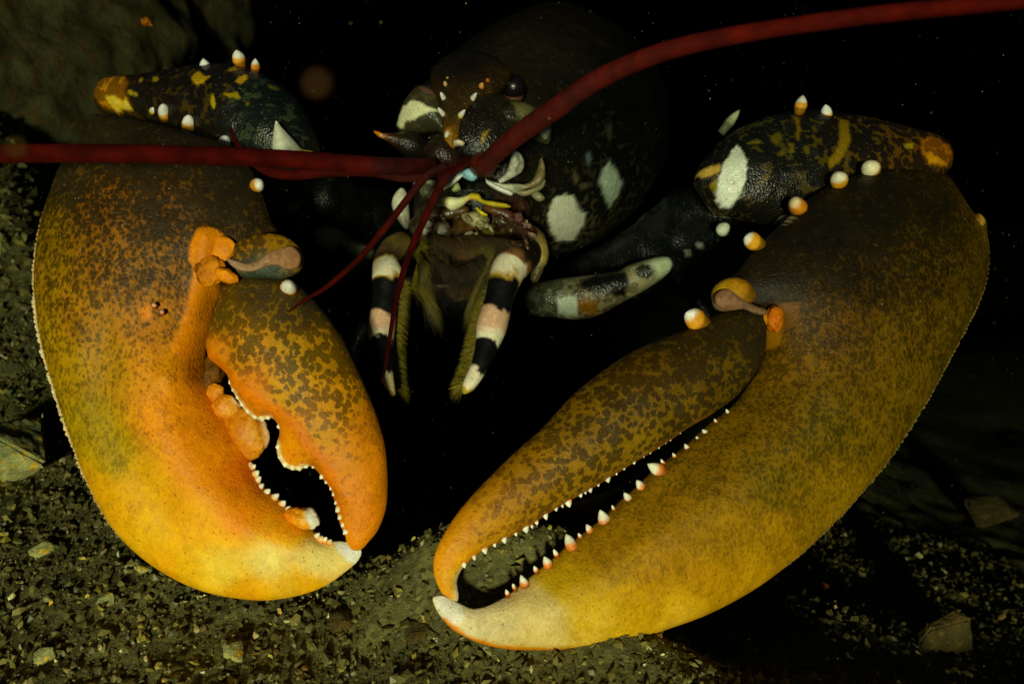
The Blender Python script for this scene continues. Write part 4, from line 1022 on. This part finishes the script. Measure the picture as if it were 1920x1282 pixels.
# ---- rostrum, spines on it
ros = Sheet([(812, 128), (860, 100), (920, 108), (960, 140), (935, 175), (905, 205), (880, 235), (862, 262), (848, 284), (838, 286), (832, 262), (828, 232), (822, 200), (806, 160)], (860, 190, .598), NF + .55 * UP, .012, .012, 2, 3.2)
rs = ros.build('rostrum', M_BODY, lob, Paint([(860, 140, (19, 16, 9), (26, 21, 11), .3), (845, 230, (28, 20, 10), (38, 27, 12), .4), (843, 270, (120, 84, 34), (150, 110, 50), .5)], patches=[([(836, 250), (848, 250), (846, 284), (836, 284)], (150, 110, 56), 3)], gain=1.2))
for (bx, by, tx, ty, r, c0, c1) in [(841, 150, 838, 145, 4, (214, 150, 30), (226, 170, 60)), (838, 164, 833, 153, 5, (222, 120, 40), (240, 180, 120)), (834, 188, 826, 173, 5.5, (222, 120, 40), (255, 240, 225)), (833, 217, 821, 202, 5.5, (226, 130, 40), (255, 244, 235)), (915, 154, 914, 148, 4.5, (206, 100, 30), (220, 120, 40)), (901, 166, 905, 156, 6, (214, 90, 24), (240, 160, 90)), (884, 188, 894, 174, 5.5, (200, 180, 80), (255, 250, 235)), (861, 220, 872, 206, 6, (210, 190, 70), (250, 250, 235)), (841, 246, 836, 258, 6, (190, 120, 40), (236, 230, 200))]:
    d = ros.depth(bx, by) if 800 < bx < 935 else .6
    cone('spine', P(bx, by, d + .001), P(tx, ty, d - .006), r * KPX * d, M_TOOTH, rs, c0, c1, 2.2, .35, .15, 1.2)

# ---- eyes
for (x, y, d, r) in [(963, 163, .618, 23), (806, 168, .628, 17)]:
    e = lump('eye', x, y, d, r, r * .96, 0, M_EYE, lob, flat((8, 8, 9)), bumpy=0.0)
    tube('eye_stalk', [(x - 2, y + 30 * r / 23, d + .006, 15 * r / 23), (x, y + 16 * r / 23, d + .004, 20 * r / 23), (x, y, d + .008, 22 * r / 23)], M_SOFT, lob, stops=[(0, (120, 92, 66)), (.35, (110, 66, 48)), (.6, (26, 16, 12)), (1, (12, 10, 9))])

# ---- antennal scales and plates round the mouth
def plate(name, out, c, n, H, ctrl, patches=(), strokes=(), mat=M_SOFT, gain=1.5, grid=3.0, par=None):
    s = Sheet(out, c, n, H, H, 1.8, grid, relief=lambda x, y: 0.0006 * fbm(x / 12, y / 12, 3, 91))
    return s.build(name, mat, par or lob, Paint(ctrl, patches, strokes, gain))
plate('antennal_scale', [(788, 163), (766, 186), (752, 214), (745, 240), (754, 250), (780, 250), (815, 246), (838, 252), (842, 225), (836, 190), (815, 170)], (792, 215, .606), NF - .35 * RT + .2 * UP, .012,
      [(780, 185, (54, 50, 30), (70, 66, 42), .4), (820, 240, (44, 44, 26), (56, 54, 32), .4)],
      patches=[([(748, 238), (766, 212), (786, 204), (802, 208), (822, 215), (832, 220), (812, 226), (792, 234), (772, 238), (760, 246)], (200, 200, 160), 2), ([(790, 166), (812, 172), (828, 190), (812, 186), (800, 178)], (110, 76, 60), 3)], mat=M_BODY)
tube('antenna_base', [(802, 290, .615, 26), (770, 272, .605, 26), (742, 262, .60, 14), (722, 256, .597, 6), (712, 253, .594, 2)], M_BODY, lob, stops=[(0, (16, 13, 9)), (.6, (24, 18, 13)), (.85, (60, 34, 16)), (.93, (150, 80, 24)), (1, (236, 210, 170))], gain=1.2)
plate('antennal_scale', [(905, 215), (935, 196), (968, 192), (1000, 204), (1026, 224), (1034, 250), (1028, 270), (1005, 262), (975, 250), (940, 258), (915, 246)], (970, 230, .600), NF + .3 * RT + .25 * UP, .012,
      [(930, 230, (24, 20, 12), (32, 28, 16), .3), (1000, 235, (54, 56, 32), (70, 72, 42), .5)], patches=[([(950, 205), (990, 212), (984, 226), (968, 236), (956, 226)], (84, 84, 48), 5), ([(1010, 246), (1024, 236), (1032, 250), (1024, 262), (1014, 256)], (120, 120, 96), 3)], mat=M_BODY)
plate('antenna_base', [(850, 210), (890, 180), (935, 178), (965, 200), (975, 235), (968, 268), (945, 290), (915, 305), (885, 300), (862, 288), (846, 262)], (905, 245, .592), NF + .15 * RT + .35 * UP, .011,
      [(880, 220, (18, 15, 9), (24, 20, 11), .4), (920, 260, (15, 12, 8), (22, 17, 10), .4), (950, 220, (30, 29, 17), (40, 38, 22), .4)], patches=[([(900, 268), (912, 262), (906, 278), (898, 284)], (120, 104, 40), 2)], mat=M_BODY, gain=1.5)
plate('antenna_base', [(800, 270), (830, 262), (852, 275), (870, 300), (862, 322), (835, 328), (808, 318), (794, 296)], (832, 296, .590), NF + .2 * UP, .014,
      [(820, 285, (30, 20, 12), (40, 28, 16), .4), (850, 305, (34, 20, 14), (44, 28, 18), .4)], mat=M_BODY, gain=1.4)
plate('antenna_base', [(878, 300), (905, 285), (930, 292), (932, 315), (915, 332), (892, 330), (880, 318)], (905, 310, .580), NF, .012, [(905, 310, (60, 14, 8), (80, 20, 10), .5)], mat=M_BODY, gain=1.2)
plate('palp', [(850, 262), (862, 264), (866, 272), (852, 274)], (858, 268, .570), NF, .002, [(858, 268, (150, 144, 120), (160, 150, 130), .5)])
plate('mouth_plate_or_glint', [(962, 282), (976, 288), (983, 305), (978, 322), (960, 334), (938, 344), (934, 338), (950, 322), (956, 305)], (962, 312, .585), NF - .2 * RT, .005, [(960, 310, (150, 152, 138), (172, 174, 160), .5)], strokes=[([(972, 295), (977, 308), (970, 322)], 3, (96, 98, 84), 3)])
plate('mouth_plate_or_glint', [(1014, 296), (1021, 310), (1021, 335), (1008, 350), (985, 354), (970, 350), (995, 340), (1006, 320)], (1005, 330, .592), NF + .2 * RT, .006, [(1010, 325, (104, 94, 58), (124, 112, 74), .5)])
plate('mouth_plate_or_glint', [(910, 336), (928, 342), (945, 346), (975, 346), (995, 350), (975, 358), (962, 363), (945, 360), (925, 350)], (950, 352, .588), NF + .2 * UP, .005, [(925, 343, (200, 208, 190), (220, 226, 210), .5), (980, 350, (130, 118, 84), (150, 138, 100), .5), (955, 360, (130, 140, 128), (150, 160, 146), .5)])
plate('mouth_plate_or_glint', [(872, 312), (862, 320), (845, 335), (828, 350), (836, 350), (852, 342), (864, 328)], (850, 332, .585), NF, .004, [(850, 332, (176, 178, 166), (200, 200, 190), .5)])
plate('mouth_plate_or_glint', [(864, 322), (884, 317), (896, 330), (886, 339), (868, 332)], (880, 328, .583), NF + .3 * UP, .004, [(880, 326, (150, 166, 200), (168, 184, 214), .5), (874, 332, (50, 150, 160), (60, 170, 180), .5)])
plate('mouth_plate_or_glint', [(858, 342), (864, 356), (850, 360), (846, 354)], (856, 353, .588), NF, .003, [(856, 353, (120, 130, 84), (140, 150, 100), .5)])
plate('mouth_plate_or_glint', [(782, 338), (800, 336), (818, 338), (812, 350), (795, 345), (782, 350), (774, 346)], (798, 342, .59), NF, .004, [(798, 342, (120, 118, 96), (140, 138, 116), .5)])
plate('cheek_plate', [(753, 352), (762, 362), (766, 390), (768, 424), (760, 430), (744, 408), (736, 386), (740, 366)], (753, 390, .606), NF - .3 * RT, .006, [(753, 380, (186, 184, 166), (206, 204, 186), .5), (756, 425, (90, 88, 74), (110, 108, 90), .4)])
for (o_, c_, col_) in [  # pale thin crescents are highlights modelled as added plates
    ([(826, 352), (846, 340), (866, 326), (868, 330), (850, 346), (832, 356)], (848, 342, .582), (205, 214, 214)),
    ([(912, 338), (935, 350), (962, 362), (958, 367), (930, 356), (912, 344)], (936, 352, .581), (222, 230, 226)),
    ([(968, 360), (990, 356), (1010, 348), (1022, 336), (1020, 350), (1004, 362), (980, 368)], (996, 358, .588), (120, 112, 84)),
    ([(996, 366), (1010, 360), (1022, 372), (1010, 378)], (1008, 369, .586), (112, 110, 84)),
    ([(786, 350), (806, 344), (818, 356), (806, 372), (790, 366)], (802, 358, .592), (66, 64, 48)),
    ([(860, 262), (872, 268), (866, 274), (850, 268)], (862, 268, .560), (170, 160, 140)),
    ([(700, 246), (716, 250), (724, 258), (712, 258)], (712, 253, .597), (180, 96, 40)),
    ([(1010, 240), (1022, 232), (1032, 246), (1024, 262), (1012, 254)], (1020, 247, .592), (128, 130, 112))]:
    plate('mouth_plate_or_glint', o_, c_, NF + .15 * UP, .0028, [(c_[0], c_[1], col_, tuple(min(255, int(k * 1.12)) for k in col_), .5)], grid=2.4)
# dark throat and side walls of the mouth area
lump('mouth', 880, 395, .635, 118, 75, 0, M_BODY, lob, Paint([(880, 380, (16, 18, 13), (28, 30, 20), .35), (990, 400, (50, 30, 22), (70, 44, 32), .4), (800, 400, (34, 30, 22), (48, 44, 30), .4)], gain=1.3), rz=60, seed=30, bumpy=.10)
lump('mouth', 868, 470, .634, 90, 86, 0, M_JOINT, lob, Paint([(860, 440, (58, 36, 10), (90, 58, 16), .5), (860, 520, (34, 22, 7), (70, 44, 10), .5), (800, 480, (50, 48, 8), (72, 66, 10), .5), (930, 480, (84, 76, 12), (104, 92, 14), .5)], gain=1.2), rz=60, seed=31, bumpy=.2)
plate('jaw_plate', [(828, 376), (836, 369), (860, 370), (874, 367), (885, 362), (898, 364), (906, 374), (930, 378), (950, 382), (958, 388), (948, 390), (925, 388), (905, 382), (892, 376), (880, 376), (868, 386), (850, 395), (838, 390)], (885, 378, .586), NF, .005, [(850, 380, (250, 240, 186), (255, 246, 200), .5), (890, 370, (150, 134, 34), (170, 152, 44), .5), (935, 384, (150, 140, 54), (170, 160, 70), .5), (835, 372, (160, 146, 40), (180, 160, 50), .5)], mat=M_TOOTH, grid=2.4)
plate('jaw_plate', [(866, 402), (900, 396), (918, 410), (912, 428), (896, 432), (880, 422), (868, 412)], (892, 413, .59), NF, .008, [(890, 412, (150, 144, 104), (176, 170, 130), .5), (910, 424, (80, 70, 36), (96, 84, 46), .5)])
plate('jaw_plate', [(892, 388), (905, 396), (915, 404), (902, 404), (896, 398)], (903, 398, .583), NF, .003, [(900, 396, (210, 180, 40), (226, 196, 60), .5)])
tube('jaw', [(770, 432, .602, 12), (800, 408, .594, 14), (840, 400, .590, 11), (880, 392, .590, 7)], M_SOFT, lob, stops=[(0, (70, 56, 40)), (.5, (54, 36, 20)), (1, (90, 62, 26))], wave=.25)
tube('jaw', [(905, 387, .590, 7), (940, 400, .590, 11), (975, 420, .594, 13), (1005, 446, .602, 12)], M_SOFT, lob, stops=[(0, (96, 60, 30)), (.5, (76, 42, 28)), (1, (60, 36, 26))], wave=.25)
for (x, y, rx, ry, c) in [(795, 432, 9, 7, (150, 150, 130)), (828, 430, 8, 10, (110, 108, 96)), (972, 408, 8, 9, (96, 66, 56)), (988, 422, 10, 4, (130, 100, 90)), (998, 440, 9, 4, (130, 104, 92)), (805, 420, 5, 5, (170, 168, 150)), (958, 412, 5, 5, (80, 54, 44))]:
    lump('palp', x, y, .583, rx, ry, .4, M_SOFT, lob, flat(c, tuple(min(255, int(k * 1.15)) for k in c)), seed=x, bumpy=.2)
tube('bristle_row', [(782, 530, .592, 4), (820, 536, .586, 5), (848, 534, .586, 4)], M_SOFT, lob, col=(64, 56, 44), wave=.4)

# ---- third maxillipeds: banded limbs hanging under the mouth, olive bristle fringes inside
WB = (255, 240, 212); DK = (15, 15, 18); PK = (236, 190, 158); YL = (190, 150, 40)
tube('maxilliped', [(762, 452, .605, 22), (738, 466, .592, 24), (724, 490, .585, 24), (727, 518, .580, 29), (722, 560, .575, 24), (716, 615, .570, 25), (716, 655, .560, 21), (724, 700, .548, 14), (738, 742, .540, 5)], M_TOOTH, lob,
     stops=[(0, (50, 40, 28)), (.07, (150, 128, 60)), (.14, (84, 66, 44)), (.185, (60, 46, 30)), (.20, YL), (.225, WB), (.285, WB), (.30, YL), (.318, DK), (.50, DK), (.52, PK), (.60, PK), (.655, WB), (.675, WB), (.69, DK), (.86, DK), (.875, (214, 200, 160)), (.96, (226, 210, 150)), (1, (150, 120, 40))], gain=.88, rag=.045, around=26, step=2.0)
tube('maxilliped', [(1000, 468, .605, 24), (985, 480, .592, 30), (958, 500, .585, 33), (948, 520, .580, 31), (936, 560, .575, 27), (922, 612, .570, 29), (914, 645, .566, 23), (900, 685, .560, 17), (878, 724, .556, 12), (868, 738, .555, 3)], M_TOOTH, lob,
     stops=[(0, (24, 18, 12)), (.10, (30, 22, 15)), (.145, (150, 100, 60)), (.165, WB), (.235, WB), (.262, YL), (.285, DK), (.455, DK), (.48, PK), (.57, PK), (.61, WB), (.66, WB), (.675, DK), (.83, DK), (.85, WB), (.95, WB), (.97, (200, 180, 50)), (1, (170, 140, 40))], gain=.88, rag=.045, around=26, step=2.0)
tube('maxilliped_root', [(985, 430, .61, 16), (1008, 452, .600, 16), (1014, 480, .595, 14), (1008, 505, .593, 10), (1000, 530, .592, 7)], M_SOFT, lob, stops=[(0, (60, 40, 30)), (.3, (130, 110, 60)), (.6, (170, 150, 80)), (.75, (90, 76, 44)), (1, (70, 60, 34))], wave=.2)
def fringe(pts, side, n, ln, seed, col=(150, 134, 26), down=.55, spread=.55):
    """dense row of fine bristles along a limb, one part"""
    r = np.random.default_rng(seed); q = crom(pts, 1.5, False); V = []; F = []; C = []
    for _ in range(n):
        i = r.integers(len(q)); x, y, d = q[i, :3]
        L = ln * r.uniform(.6, 1.15); a = r.normal(0, spread)
        x1 = x + side * L * math.cos(a); y1 = y + L * (math.sin(a) + down)
        p0 = P(x, y, d + r.uniform(-.004, .004)); p2 = P(x1, y1, d + r.uniform(-.004, .008)); p1 = (p0 + p2) / 2 + UP * .0005
        w = 0.55 * KPX * d
        for p, ww in ((p0, w), (p1, w * .8), (p2, w * .15)):
            for k in range(3):
                th = k * 2.094
                V.append(p + ww * (math.cos(th) * UP + math.sin(th) * NF))
        b = len(V) - 9
        for s in (0, 3):
            for k in range(3):
                F.append((b + s + k, b + s + (k + 1) % 3, b + s + 3 + (k + 1) % 3, b + s + 3 + k))
        c = lin(col) * r.uniform(.3, 1.5)
        C += [c] * 9
    return mk('bristle_fringe', V, F, M_GRIT, lob, np.array(C), recalc=False)
fringe([(742, 520, .588), (738, 560, .584), (732, 620, .578), (730, 670, .572), (738, 730, .562)], 1, 2200, 30, 1)
fringe([(920, 500, .592), (915, 560, .584), (902, 620, .578), (890, 670, .572), (872, 720, .562)], -1, 2200, 30, 2)
fringe([(905, 430, .60), (900, 470, .598), (896, 520, .594)], 1, 500, 30, 3)
fringe([(790, 460, .60), (780, 500, .598), (770, 540, .594)], 1, 450, 30, 4)

fringe([(800, 436, .582), (840, 446, .578), (880, 440, .578), (930, 446, .580), (975, 452, .584)], .5, 1500, 34, 5, (78, 56, 28), 1.0, .9)
fringe([(770, 425, .585), (800, 418, .582), (840, 420, .580)], .4, 380, 20, 6, (130, 120, 96), .8, .9)
fringe([(930, 405, .582), (965, 418, .584), (1000, 440, .588)], .4, 380, 20, 7, (110, 84, 64), .8, .9)
fringe([(780, 470, .584), (785, 520, .580), (800, 560, .578)], .8, 900, 40, 18, (120, 104, 18), 1.2, .6)
fringe([(930, 470, .584), (905, 520, .580), (890, 560, .578)], -.6, 900, 40, 19, (120, 104, 18), 1.2, .6)
fringe([(800, 520, .582), (860, 530, .576), (915, 515, .582)], .1, 900, 44, 20, (54, 38, 12), 1.0, .8)
fringe([(800, 470, .580), (850, 500, .574), (900, 480, .578)], .5, 900, 46, 8, (52, 36, 16), 1.0, .8)
rp = np.random.default_rng(12)
for k in range(34):
    x = rp.uniform(785, 1000); y = 398 + rp.uniform(-8, 48) + 18 * abs(x - 885) / 110
    c = [(120, 112, 84), (74, 46, 28), (96, 84, 40), (60, 40, 30), (150, 142, 116), (84, 60, 24)][rp.integers(6)]
    L = rp.uniform(8, 20); an = rp.normal(1.2, .7); dd = .580 + .00004 * abs(x - 885)
    w = rp.uniform(2.0, 5.0)
    tube('palp', [(x, y, dd + .003, w * .8), (x + L * .5 * math.cos(an), y + L * .5 * math.sin(an), dd - .001, w), (x + L * math.cos(an), y + L * math.sin(an), dd, w * .35)], M_SOFT, lob, col=c, around=10, step=2.5, wave=.3)
# ---- antennae
def antenna(name, pts, label=None):
    o = tube(name, pts, M_ANT, lob, col=(120, 10, 4), around=20, step=3.0)
    if label: o['label'] = label
    return o
antenna('antenna', [(905, 312, .570, 17), (960, 262, .520, 19), (1040, 205, .460, 20), (1120, 150, .410, 19), (1220, 106, .375, 18), (1320, 78, .350, 17), (1480, 50, .325, 16), (1700, 22, .300, 16), (1960, -2, .285, 14), (2150, -25, .280, 12)], 'thick red antenna sweeping up to the upper right')
antenna('antenna', [(812, 308, .570, 12), (760, 312, .520, 16), (690, 310, .470, 17), (560, 300, .450, 17), (400, 293, .440, 17.5), (200, 288, .425, 17.5), (0, 288, .405, 17.5), (-200, 290, .39, 17)], 'thick dark red antenna crossing the left claw')
antenna('antennule', [(812, 325, .570, 9), (760, 332, .540, 10), (700, 322, .505, 10), (620, 322, .480, 10), (550, 328, .465, 10), (505, 322, .458, 9), (470, 300, .452, 7), (445, 270, .448, 5), (430, 236, .446, 2.5)])
antenna('antennule', [(835, 312, .575, 8), (800, 330, .545, 8), (765, 372, .515, 7), (720, 430, .495, 6.5), (670, 488, .480, 5.5), (610, 540, .470, 4.5), (572, 562, .466, 3), (540, 586, .464, 1.5)])
antenna('antennule', [(855, 312, .575, 9), (828, 345, .550, 8), (796, 410, .530, 7), (768, 475, .522, 6.5), (748, 540, .520, 5.5), (736, 600, .520, 4.5), (724, 680, .520, 3), (718, 712, .520, 1.5)])
antenna('antennule', [(880, 300, .575, 8), (850, 318, .562, 10), (820, 335, .555, 8)])

# ---- walking legs, mostly in the dark
for (pts) in [
    [(1120, 480, .74, 22), (1240, 500, .74, 17), (1330, 600, .73, 13), (1360, 720, .72, 9), (1370, 830, .715, 4)],
    [(1160, 450, .80, 22), (1300, 440, .82, 16), (1430, 520, .82, 12), (1470, 640, .81, 8), (1480, 740, .80, 4)],
    [(1150, 420, .88, 20), (1290, 390, .92, 15), (1400, 440, .93, 11), (1430, 540, .93, 7), (1440, 620, .93, 3)],
    [(880, 500, .74, 22), (760, 530, .74, 17), (680, 620, .73, 13), (640, 740, .72, 9), (630, 850, .71, 4)],
    [(880, 460, .80, 22), (720, 470, .84, 15), (620, 540, .86, 11), (600, 640, .86, 7), (596, 720, .86, 3)],
    [(900, 420, .88, 20), (760, 410, .92, 14), (680, 470, .94, 10), (660, 560, .94, 6), (655, 640, .94, 3)],
]:
    tube('walking_leg', pts, M_BODY, lob, stops=[(0, (12, 14, 12)), (.45, (16, 20, 18)), (.5, (40, 42, 30)), (.54, (14, 18, 18)), (1, (20, 22, 18))], wave=.1)
# leg tip reaching into view between the fingers of the right claw
tube('walking_leg', [(1260, 850, .60, 16), (1200, 905, .585, 22), (1150, 935, .575, 20), (1100, 952, .568, 18), (1062, 956, .562, 12), (1040, 950, .56, 4)], M_BODY, lob, stops=[(0, (8, 16, 20)), (.4, (14, 34, 36)), (.55, (30, 60, 44)), (.62, (110, 104, 30)), (.85, (130, 110, 30)), (1, (90, 80, 30))], gain=1.6)

# ------------------------------------------------------------------ drifting particles and marine snow
o = lump('drifting_particle', 596, 157, .088, 12, 11, 0, M_SOFT, None, flat((70, 44, 10), (80, 50, 12)), seed=2, bumpy=.2)
o['label'] = 'blurred orange speck drifting close to the camera in black water'; o['category'] = 'drifting particle'
o = lump('drifting_particle', 30, 276, .11, 7, 7, 0, M_SOFT, None, flat((70, 64, 24)), seed=4, bumpy=.2)
o['label'] = 'small blurred olive speck drifting above the red antenna at left edge'; o['category'] = 'drifting particle'
o = lump('drifting_particle', 275, 42, .80, 10, 7, .2, M_SOFT, None, flat((190, 104, 24)), seed=5, bumpy=.25)
o['label'] = 'tiny orange crumb in front of the boulder at the top'; o['category'] = 'drifting particle'
r = np.random.default_rng(77); V = []; F = []; C = []
for k in range(1000):
    x = r.uniform(-20, 1940); y = r.uniform(-10, 1290); d = r.uniform(.30, .95)
    c = P(x, y, d); s = r.uniform(.4, 1.2) * (1.8 if r.random() < .06 else 1) * KPX * d
    b = len(V)
    for v in ((1, 0, 0), (-1, 0, 0), (0, 1, 0), (0, -1, 0), (0, 0, 1), (0, 0, -1)): V.append(c + np.array(v) * s * r.uniform(.6, 1.2))
    for f in ((0, 2, 4), (2, 1, 4), (1, 3, 4), (3, 0, 4), (2, 0, 5), (1, 2, 5), (3, 1, 5), (0, 3, 5)): F.append(tuple(b + i for i in f))
    C += [lin((140, 134, 90)) * r.uniform(.3, 1.4)] * 6
o = mk('marine_snow', V, F, M_GRIT, None, np.array(C)); o['kind'] = 'stuff'
o['label'] = 'tiny pale specks of marine snow floating in the dark water'; o['category'] = 'marine snow'

# the dark water itself: light dies away with distance
b = NB('sea_water')
b.t.nodes.remove(b.bsdf)
va = b.n('ShaderNodeVolumeAbsorption', {'Color': (0.0, 0.08, 0.12, 1), 'Density': 1.15})
b.t.links.new(va.outputs[0], b.out.inputs['Volume'])
bm = bmesh.new(); bmesh.ops.create_cube(bm, size=1)
me = bpy.data.meshes.new('haze'); bm.to_mesh(me); bm.free(); me.materials.append(b.m)
hz = bpy.data.objects.new('haze', me); COL.objects.link(hz)
hz.scale = (8.0, 7.4, 2.9); hz.location = (0, 3.25, -0.9)
hz['kind'] = 'stuff'; hz['label'] = 'dark clear sea water filling the scene'; hz['category'] = 'water'
